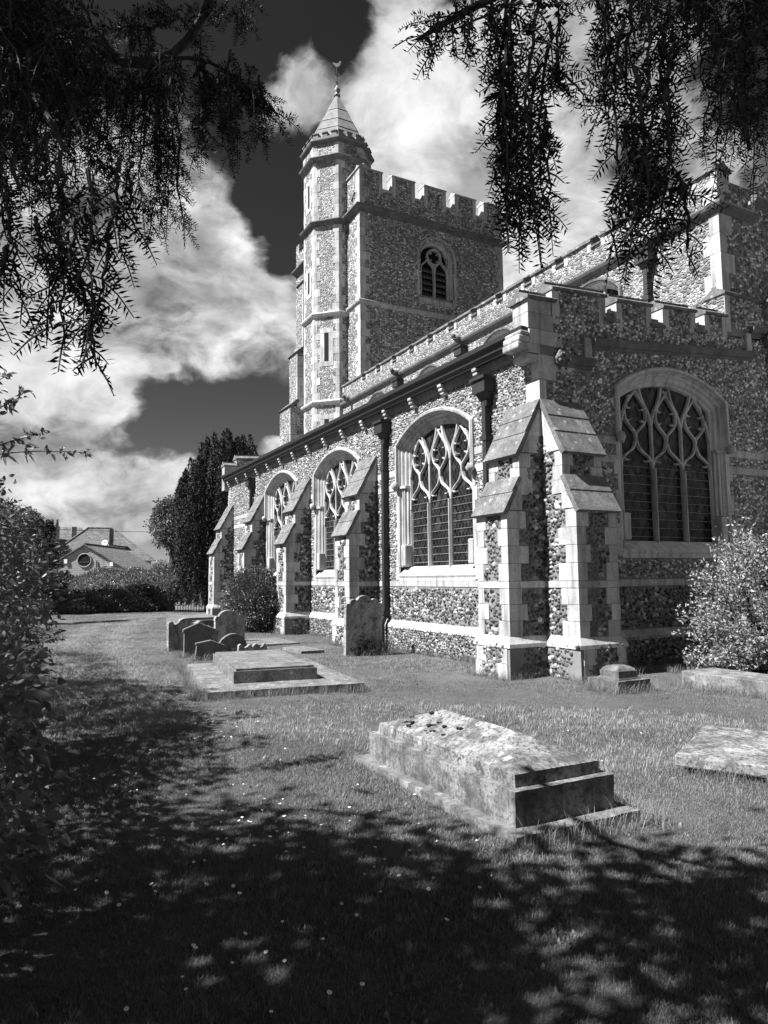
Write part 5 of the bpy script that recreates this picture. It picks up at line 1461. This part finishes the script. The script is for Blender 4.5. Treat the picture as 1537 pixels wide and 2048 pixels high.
yew = empty('yew_tree', (-11.6, -10.2, 0))
tag(yew, 'dark yew tree whose needled boughs hang down across both top corners', 'tree')
YL = np.array(yew.location)
class Needles:
    def __init__(s, seed): s.r = np.random.default_rng(seed); s.P = []; s.A = []; s.L = []; s.tw = MB()
    def shoot(s, p, d, ln, nl=.024, step=.0038, sag=.35, side=None):
        """one flat yew shoot: stem with two ranks of needles"""
        r = s.r; d = unit(d); n = max(6, int(ln / step)); t = np.arange(n) / n
        g = np.array([0, 0, -1.0])
        pts = p + d * (t * ln)[:, None] + g * (sag * ln * t ** 2)[:, None]
        td = unit(d + g * (2 * sag * t)[:, None])
        sd = unit(np.cross(td, unit(unit(p - np.array(CAM)) + .55 * r.normal(size=3))))
        sg = np.where(np.arange(n) % 2 == 0, 1.0, -1.0)[:, None]
        A = sd * sg * r.uniform(.9, 1.2, (n, 1)) + td * r.uniform(.3, .6, (n, 1)) + r.normal(0, .16, (n, 3))
        s.P.append(pts); s.A.append(A); s.L.append(nl * 1.15 * (1 - .45 * t ** 4) * r.uniform(.75, 1.1, n))
        s.tw.tube([tuple(pts[0]), tuple(pts[n // 2]), tuple(pts[-1])], [.0022, .0017, .001], 4, False)
        return pts, td
    def branchlet(s, p0, p1, nside, sl, bow=.1, nl=.021, thick=.005):
        """hanging branchlet from p0 to p1 with side shoots"""
        r = s.r; p0, p1 = np.array(p0, float), np.array(p1, float); v = p1 - p0; L = np.linalg.norm(v); d = v / L
        b = unit(np.cross(d, r.normal(size=3))) * bow * L
        n = 14; t = np.linspace(0, 1, n); pts = p0 + v * t[:, None] + b * (np.sin(np.pi * t) * .5)[:, None] + r.normal(0, .004, (n, 3))
        s.tw.tube([tuple(q) for q in pts], [thick * (1 - .75 * k) for k in t], 5, False)
        for k in range(nside):
            q = (k + r.uniform(.2, .8)) / nside * .97 + .02; i = min(int(q * (n - 1)), n - 2); f = q * (n - 1) - i
            P = pts[i] * (1 - f) + pts[i + 1] * f; td = unit(pts[i + 1] - pts[i])
            o = unit(np.cross(td, unit(unit(P - np.array(CAM)) + .6 * r.normal(size=3)))) * (1 if k % 2 else -1)
            s.shoot(P, td * r.uniform(.5, .9) + o * r.uniform(.7, 1.2) , sl * r.uniform(.55, 1.2) * (1 - .45 * q), nl, sag=r.uniform(.2, .6))
        s.shoot(pts[-1], unit(pts[-1] - pts[-2]), sl * .8, nl)
    def build(s, parent, name, label):
        P = np.concatenate(s.P); A = np.concatenate(s.A); L = np.concatenate(s.L)
        V, F = leaf_geo(P - YL, L, .0052 * np.ones(len(P)) * (L / .021), A, 5, fold=.1)
        o = np_obj(name, V, F, 'yew_needle', parent); o['label'] = label
        tw = s.tw; tw.v = [tuple(np.array(q) - YL) for q in tw.v]
        tw.obj('twigs', 'bark', o)
        return o

def bough(nd, pts, r0, r1):
    """woody limb through photo-measured points [(px,py,depth)]"""
    P = [at(*q) for q in pts]; P = catmull(P, 4); n = len(P)
    m = MB(); m.tube([tuple(np.array(q) - YL) for q in P], [r0 + (r1 - r0) * k / (n - 1) for k in range(n)], 8)
    m.obj('limb', 'bark', yew, True); return P

def hang(nd, tops, ln, jit, nside, sl, nl=.021, lean=(0, 0)):
    """hanging branchlets: each from a top point downward ln pixels long"""
    r = nd.r
    for (x, y, dep, l) in [q for q in tops for _ in range(2 if q[2] > 2.4 else 1)]:
        x += r.uniform(-16, 16); y += r.uniform(-20, 20)
        dx = r.uniform(-jit, jit) + lean[0] * l; dd = r.uniform(-.25, .25)
        kd = .82 if dep < 2.4 else 1.0
        a = at(x, y, dep * kd); b_ = at(x + dx, y + l, dep * kd + dd * .7)
        nd.branchlet(a, b_, max(3, int(nside * l / 200)), sl, nl=nl)

# left bough
ND = Needles(61)
bough(ND, [(-260, -120, 3.6), (-60, 30, 3.3), (120, 84, 3.1), (230, 118, 3.0), (320, 120, 3.0), (390, 60, 2.95), (440, -60, 2.9)], .034, .014)
bough(ND, [(-200, 60, 2.4), (-40, 120, 2.2), (60, 180, 2.1), (130, 300, 1.95)], .022, .007)
bough(ND, [(320, 120, 3.0), (400, 118, 2.95), (480, 160, 2.9), (560, 235, 2.9)], .010, .003)
r = ND.r
# dense dark mass filling the upper left
for k in range(72):
    x = r.uniform(-50, 165); y = r.uniform(-160, 210); ND.branchlet(at(x, y, r.uniform(1.9, 3.0)), at(x + r.uniform(-60, 90), y + r.uniform(130, 260), r.uniform(1.9, 2.8)), 18, .10)
# pendulous tails lower left, close to the viewer
hang(ND, [(40, 330, 1.8, 290), (95, 330, 1.75, 220), (130, 300, 1.8, 300), (170, 330, 1.7, 300), (205, 420, 1.65, 230), (20, 470, 1.8, 170), (140, 560, 1.55, 180), (100, 600, 1.6, 60), (60, 430, 1.9, 150),
          (230, 300, 1.75, 190), (90, 260, 2.0, 240), (10, 300, 2.1, 210), (160, 440, 1.7, 230), (250, 340, 1.8, 130)], 0, 40, 11, .09)
# finer sprays further along the bough
hang(ND, [(300, 60, 3.0, 210), (260, 20, 3.0, 120), (340, 110, 2.9, 330), (315, 130, 2.9, 300), (290, 130, 2.9, 250), (365, 120, 2.95, 180), (395, 90, 2.95, 190), (420, 110, 2.9, 190), (450, 120, 2.9, 180),
          (480, 140, 2.9, 160), (510, 160, 2.9, 120), (240, 120, 2.9, 220), (200, 110, 2.9, 260), (270, 130, 2.9, 200), (440, 150, 2.9, 120), (325, 200, 2.85, 250), (345, 260, 2.8, 190),
          (470, 20, 3.1, 40), (495, 0, 3.1, 60), (250, 40, 3.2, 60), (380, 20, 3.1, 60), (180, 130, 2.7, 200), (220, 150, 2.8, 180)], 0, 26, 17, .10)
for (x0, y0, x1, y1) in ((470, 150, 575, 240), (440, 140, 540, 215), (480, 170, 560, 250), (300, 55, 215, 60), (330, 50, 260, 75), (400, 50, 430, 0), (380, 60, 330, 10), (350, 40, 300, 20), (420, 150, 500, 220), (460, 160, 520, 255)):
    ND.branchlet(at(x0, y0, 2.95), at(x1, y1, 2.9), 10, .11)
ND.build(yew, 'needles', 'needles of the bough hanging at the top left')

# right bough
ND = Needles(62); r = ND.r
bough(ND, [(1750, -220, 3.2), (1560, -120, 2.7), (1350, -70, 2.4), (1150, -60, 2.3), (1020, -20, 2.3), (900, 40, 2.3), (835, 80, 2.3)], .03, .006)
bough(ND, [(1560, -120, 2.7), (1500, 0, 2.5), (1480, 140, 2.4), (1500, 300, 2.4)], .02, .006)
hang(ND, [(1020, -60, 2.0, 510), (1045, -60, 1.95, 530), (1075, -40, 1.95, 480), (1005, 60, 2.0, 390), (1090, 40, 2.05, 380), (1060, 120, 1.95, 340), (1030, 160, 2.0, 290), (1035, 220, 1.95, 230), (1075, 220, 1.95, 220), (1020, 90, 2.0, 330)], 0, 16, 11, .085)
hang(ND, [(860, 50, 2.3, 50), (890, 30, 2.3, 90), (920, 20, 2.3, 100), (950, 0, 2.3, 120), (980, -20, 2.3, 130), (990, 10, 2.2, 130), (1120, -40, 2.1, 200), (1110, 90, 2.1, 90)], 0, 14, 16, .06)
ND.branchlet(at(1100, 130, 2.0), at(1200, 230, 1.95), 9, .09); ND.branchlet(at(1000, 10, 2.3), at(840, 75, 2.3), 15, .12); ND.branchlet(at(960, 0, 2.3), at(850, 40, 2.3), 9, .10)
hang(ND, [(1200, -40, 2.0, 240), (1225, -30, 1.95, 200), (1265, -60, 1.85, 400), (1255, 40, 1.85, 380), (1275, 120, 1.8, 360), (1310, -40, 1.9, 330), (1300, 60, 1.9, 300), (1290, 240, 1.8, 230), (1330, 60, 1.95, 230), (1350, 100, 1.95, 180),
          (1320, 180, 1.85, 330), (1345, 330, 1.8, 170), (1275, 300, 1.8, 200), (1390, -20, 2.0, 200), (1410, 40, 2.0, 230), (1220, 70, 2.0, 150), (1260, 230, 1.8, 240), (1300, 380, 1.8, 100), (1350, 380, 1.75, 60)], 0, 24, 10, .085)
for k in range(46):
    x = r.uniform(1430, 1640); y = r.uniform(-170, 170); ND.branchlet(at(x, y, r.uniform(2.0, 2.9)), at(x + r.uniform(-50, 50), y + r.uniform(110, 220), r.uniform(2.0, 2.8)), 16, .09)
for k in range(22):
    x = r.uniform(1080, 1500); y = r.uniform(-120, -10); ND.branchlet(at(x, y, r.uniform(2.1, 2.6)), at(x + r.uniform(-60, 60), y + r.uniform(80, 150), r.uniform(2.1, 2.6)), 12, .08)
ND.build(yew, 'needles', 'needles of the bough hanging at the top right')

# trunk, limbs and the crown above and beside the viewer (it throws the shade on the near grass)
trunk(yew, (0, 0, -.1), (.3, .4, 5.5), .55, .25, [(2.6, 3.0, 6.0), (-2, 2, 6), (3.5, -.5, 5.5), (1.5, 5.0, 5.5), (4.0, 2.0, 5.2), (5.6, .3, 5.8), (-1, -3, 6)], 77)
r = np.random.default_rng(63)
PP, AA = [], []
nc = 0
while nc < 500:
    c = np.array([-11.4, -8.6, 6.4]) + unit(r.normal(size=3)) * r.uniform(.25, 1) ** .5 * np.array([4.2, 5.2, 2.4])
    f = Vector(c) - CAM; dpt = f.dot(fwd)
    if dpt > -.3:
        xx = f.dot(rgt) / max(dpt, .05) * 1409; yy = f.dot(upv) / max(dpt, .05) * 1409
        if xx > -768 - 420 / max(dpt, .2) - 260 and yy < 1024 + 260 + 420 / max(dpt, .2): continue
    if c[0] < -13.2 or c[2] > 7.4: continue
    sx_, sy_ = c[0] + .835 * c[2], c[1] - .084 * c[2]
    wob = .5 * math.sin(sx_ * 2.1) - abs(r.normal(0, .55))
    if sx_ > -6.0 and sy_ > -6.3 + wob * .6: continue
    if sx_ <= -6.0 and sy_ > -3.4 - 2.2 * (sx_ + 6.0) + wob: continue
    nc += 1
    n = 58; o = r.normal(0, .30, (n, 3)) * np.array([1, 1, .7])
    PP.append(c + o); AA.append(o + np.array([0, 0, -.25]))
P = np.concatenate(PP) - YL
foliage('crown', P, np.concatenate(AA), .20, .10, 'yew_crown', yew, 64)

# ------------------------------------------------------------------ grass and daisies
r = np.random.default_rng(71)
def keep_clear(x, y):
    ok = ~((x > -.08) & (y > -.08))
    for (x0, x1, y0, y1) in [(-5.18, -4.18, -5.66, -3.45), (-5.45, -3.2, .35, 3.7), (-3.0, -1.7, 14, 16.6), (-2.56, -1.6, 7.35, 9.15), (-2.26, -1.8, 5.35, 6.45), (-.48, .06, -1.98, -1.48), (.8, 1.5, -3.9, -1.9), (-.85, 0, -.02, .85), (-.02, .87, -.85, 0)] + [(-.85, 0, y - .02, y + .84) for y in BUTT_Y]:
        ok &= ~((x > x0) & (x < x1) & (y > y0) & (y < y1))
    return ok
def view_pts(n, d0, d1, pw, spread=.62):
    """points on the lawn inside the view, thinning with distance"""
    d = d0 * (d1 / d0) ** r.uniform(0, 1, n) if pw == 0 else (d0 ** pw + (d1 ** pw - d0 ** pw) * r.uniform(0, 1, n)) ** (1 / pw)
    s = r.uniform(-spread, spread, n) * d
    F2 = np.array([0.4684, 0.8835]); R2 = np.array([0.8835, -0.4684])
    xy = np.array([CAM.x, CAM.y]) + d[:, None] * F2 + s[:, None] * R2
    return xy, d
# one tuft of short blades, instanced over the lawn by geometry nodes
def tuft(name, nb, h, w, seed, spread=.03, mat='grass_blade'):
    rr = random.Random(seed); mb = MB()
    for k in range(nb):
        a = rr.uniform(0, 6.283); b0 = Vector((rr.gauss(0, spread), rr.gauss(0, spread), -.005)); hh_ = h * rr.uniform(.55, 1.25)
        ln = Vector((math.cos(a), math.sin(a), 0)) * hh_ * rr.uniform(.1, .75); sd_ = Vector((-math.sin(a), math.cos(a), 0)) * w * rr.uniform(.7, 1.2)
        m_ = b0 + ln * .35 + Vector((0, 0, hh_ * .6)); tp = b0 + ln + Vector((0, 0, hh_))
        mb.add([b0 - sd_, b0 + sd_, m_ + sd_ * .75, m_ - sd_ * .75, tp], [(0, 1, 2, 3), (3, 2, 4)])
    me = bpy.data.meshes.new(name); me.from_pydata(mb.v, [], mb.f); me.materials.append(MAT[mat])
    return bpy.data.objects.new(name, me)
def scatter(name, xy, scale, tf, label, cat):
    z = ground_z(xy[:, 0], xy[:, 1]) - .012
    me = bpy.data.meshes.new(name); me.vertices.add(len(xy))
    me.vertices.foreach_set('co', np.column_stack([xy, z]).astype(np.float32).ravel())
    at_ = me.attributes.new('scl', 'FLOAT', 'POINT'); at_.data.foreach_set('value', scale.astype(np.float32))
    ro = me.attributes.new('rot', 'FLOAT_VECTOR', 'POINT')
    rv = np.column_stack([r.normal(0, .12, len(xy)), r.normal(0, .12, len(xy)), r.uniform(0, 6.283, len(xy))]); ro.data.foreach_set('vector', rv.astype(np.float32).ravel())
    o = bpy.data.objects.new(name, me); COL.objects.link(o); tag(o, label, cat, kind='stuff')
    ng = bpy.data.node_groups.new(name, 'GeometryNodeTree')
    ng.interface.new_socket('Geometry', in_out='INPUT', socket_type='NodeSocketGeometry'); ng.interface.new_socket('Geometry', in_out='OUTPUT', socket_type='NodeSocketGeometry')
    N = ng.nodes; Lk = ng.links
    gi = N.new('NodeGroupInput'); go = N.new('NodeGroupOutput'); ip = N.new('GeometryNodeInstanceOnPoints'); ob = N.new('GeometryNodeObjectInfo')
    ob.inputs['Object'].default_value = tf
    a1 = N.new('GeometryNodeInputNamedAttribute'); a1.data_type = 'FLOAT'; a1.inputs['Name'].default_value = 'scl'
    a2 = N.new('GeometryNodeInputNamedAttribute'); a2.data_type = 'FLOAT_VECTOR'; a2.inputs['Name'].default_value = 'rot'
    Lk.new(gi.outputs[0], ip.inputs['Points']); Lk.new(ob.outputs['Geometry'], ip.inputs['Instance']); Lk.new(a1.outputs['Attribute'], ip.inputs['Scale']); Lk.new(a2.outputs['Attribute'], ip.inputs['Rotation'])
    Lk.new(ip.outputs[0], go.inputs[0])
    md = o.modifiers.new('scatter', 'NODES'); md.node_group = ng
    return o
xy1, d1 = view_pts(95000, 1.6, 7.5, 1.3)
xy2, d2 = view_pts(85000, 6.5, 36, .8)
xy = np.concatenate([xy1, xy2]); d = np.concatenate([d1, d2])
ok = keep_clear(xy[:, 0], xy[:, 1]); xy = xy[ok]; d = d[ok]
patch = .75 + .35 * np.sin(xy[:, 0] * 1.7 + np.sin(xy[:, 1] * 1.3)) * np.sin(xy[:, 1] * 2.1 + .7) + r.normal(0, .15, len(xy))
sc_ = np.clip(patch, .4, 1.4) * (1 + .03 * d) * np.where(r.uniform(size=len(xy)) > .95, 1.4, 1.0)
scatter('grass', xy, sc_, tuft('grass_tuft', 18, .028, .0015, 1), 'mown grass of the churchyard lawn with uneven patches', 'grass')
# paler worn track curving to the hedge, and dry patches
tk = catmull([(-7.0, -1.0), (-6.75, 3.0), (-6.3, 8.0), (-5.4, 14.0), (-4.0, 20.0), (-1.5, 25.5)], 40); tk = np.array([tuple(q) for q in tk])
q_ = tk[r.integers(0, len(tk), 16000)]; off = np.where(r.uniform(size=16000) < .5, -.55, .55) + r.normal(0, .22, 16000)
dry = q_ + np.column_stack([off, r.normal(0, .25, 16000)])
xy4, d4 = view_pts(26000, 5.0, 30, .7); pt = np.sin(xy4[:, 0] * .9 + 2 * np.sin(xy4[:, 1] * .45)) + np.sin(xy4[:, 1] * 1.1 + xy4[:, 0] * .4)
dry = np.concatenate([dry, xy4[pt > .55]]); dry = dry[keep_clear(dry[:, 0], dry[:, 1])]
scatter('dry_grass', dry, r.uniform(.7, 1.25, len(dry)), tuft('dry_tuft', 12, .042, .0022, 5, .035, 'dry_grass'), 'paler worn grass along the track and in dry patches', 'grass')
# longer grass against stones and walls
def edge_pts(segs, n, w):
    L = np.array([math.hypot(c - a, e - b_) for a, b_, c, e in segs]); k = r.choice(len(segs), n, p=L / L.sum()); t_ = r.uniform(0, 1, n); S = np.array(segs)[k]
    return np.column_stack([S[:, 0] + (S[:, 2] - S[:, 0]) * t_, S[:, 1] + (S[:, 3] - S[:, 1]) * t_]) + r.normal(0, w, (n, 2))
segs = []
def rect(x0, x1, y0, y1): segs.extend([(x0, y0, x1, y0), (x1, y0, x1, y1), (x1, y1, x0, y1), (x0, y1, x0, y0)])
segs += [(-5.26, -5.74, -4.1, -5.74), (-4.08, -5.74, -4.08, -3.4)]; segs += [(-5.62, .38, -3.35, .06), (-5.62, .38, -5.1, 3.95), (-3.35, .06, -2.85, 3.6)]; rect(-.55, .14, -2.05, -1.4)
segs += [(-3.05, -5.06, -2.5, -6.0), (.76, -1.8, .66, -3.9), (-1.75, 4.3, -.75, 4.3), (-.9, 4.2, -.3, 4.6), (-4.7, 6.1, -3.9, 6.1), (-4.7, 5.2, -4.0, 5.2), (-3.9, 6.15, -3.2, 6.15), (-4.7, 7.6, -3.8, 7.6), (-3.4, 8.5, -2.5, 8.5)]
segs += [(-.95, 0, -.95, .85), (-.1, .9, -.1, 6), (-.1, 6.9, -.1, 10.4), (-.9, 6.0, -.9, 6.9), (-.9, 0, 0, -.1), (0, -.95, .9, -.95), (-.05, -.9, -.05, 0), (.95, -.12, 6, -.12), (-.9, 10.4, -.9, 11.3), (0, 0, .9, -.9), (1.6, -1.0, 5, -2.2), (1.6, -2.4, 5.0, -3)]
e = edge_pts(segs, 3600, .05)
scatter('long_grass', e, r.uniform(.5, 1.15, len(e)), tuft('long_tuft', 9, .13, .0022, 2, .025, 'long_grass'), 'longer uncut grass fringing the tombs and wall foot', 'grass')
xy3, d3 = view_pts(700, 1.7, 9, 1.0)
ok = keep_clear(xy3[:, 0], xy3[:, 1]); xy3 = xy3[ok]
scatter('weeds', xy3, r.uniform(.4, 1.1, len(xy3)), tuft('weed_tuft', 8, .035, .011, 3, .03, 'hedge_leaf'), 'small broad-leaved weeds scattered through the near lawn', 'weeds')
# seeding grass clump by the tall headstone and ivy on its foot
cl = empty('grass_clump', (-.72, 4.35, 0)); tag(cl, 'arching clump of long grass beside the tall scalloped headstone', 'grass')
rr = random.Random(9); mb = MB()
for k in range(70):
    a = rr.uniform(0, 6.283); hgt = rr.uniform(.25, .62); q = rr.uniform(.15, .45); b0 = Vector((rr.gauss(0, .05), rr.gauss(0, .05), 0)); dr = Vector((math.cos(a), math.sin(a), 0))
    pts = [b0 + dr * q * s_ ** 1.7 + Vector((0, 0, hgt * (s_ - .35 * s_ ** 3))) for s_ in (0, .3, .55, .8, 1)]
    mb.tube(pts, [.003, .0028, .0022, .0016, .0006], 3, False)
mb.obj('blades', 'long_grass', cl)
n = 260; P = np.column_stack([r.normal(0, .16, n), r.uniform(-.10, -.07, n), np.abs(r.normal(0, .17, n))]); P[:, 0] = np.where(P[:, 2] > .3, -.06 + r.normal(0, .04, n), P[:, 0]); 
foliage('ivy', P, np.column_stack([r.normal(0, .5, n), np.full(n, -.7), r.normal(.1, .5, n)]), .04, .035, 'yew_needle', h1, 55)
# daisies
dm = MB(); dm.lathe((0, 0, 0), [(.002, .030), (.0105, .031), (.0115, .0345), (.004, .036)], 9); dm.add([(-.0012, 0, 0), (.0012, 0, 0), (.0012, 0, .031), (-.0012, 0, .031)], [(0, 1, 2, 3)])
proto = dm.obj('daisy', 'white_petal'); eye = MB().lathe((0, 0, 0), [(.004, .0355), (.004, .038), (.001, .0395)], 7).obj('eye', 'petal_eye', proto)
spots = []
for (cx, cy, sx_, sy_, n) in ((700, 1700, 320, 150, 34), (430, 1480, 110, 60, 34), (520, 1640, 150, 70, 34), (560, 1930, 300, 110, 16), (300, 1780, 200, 90, 14), (260, 1560, 110, 50, 18), (1100, 1500, 250, 90, 8), (1150, 1800, 200, 80, 6)):
    for _ in range(n):
        x_ = r.normal(cx, sx_ * .6); y_ = min(max(r.normal(cy, sy_ * .6), 1340), 2040)
        dv = at(x_, y_, 1.0) - CAM; q = CAM + dv * ((0.0 - CAM.z) / dv.z)
        if -7.6 < q.x < 2 and keep_clear(np.array([q.x]), np.array([q.y]))[0]: spots.append((q.x, q.y))
for i, (x_, y_) in enumerate(spots[:150]):
    o = proto if i == 0 else proto.copy()
    if i:
        COL.objects.link(o); e_ = eye.copy(); COL.objects.link(e_); e_.parent = o
    o.location = (x_, y_, float(ground_z(x_, y_)) - .012); o.rotation_euler = (r.normal(0, .25), r.normal(0, .25), 0); k = r.uniform(.6, 1.0); o.scale = (k, k, r.uniform(.7, 1.1))
    tag(o, 'small white daisy flowering in the near lawn', 'daisy', 'daisies in the lawn')
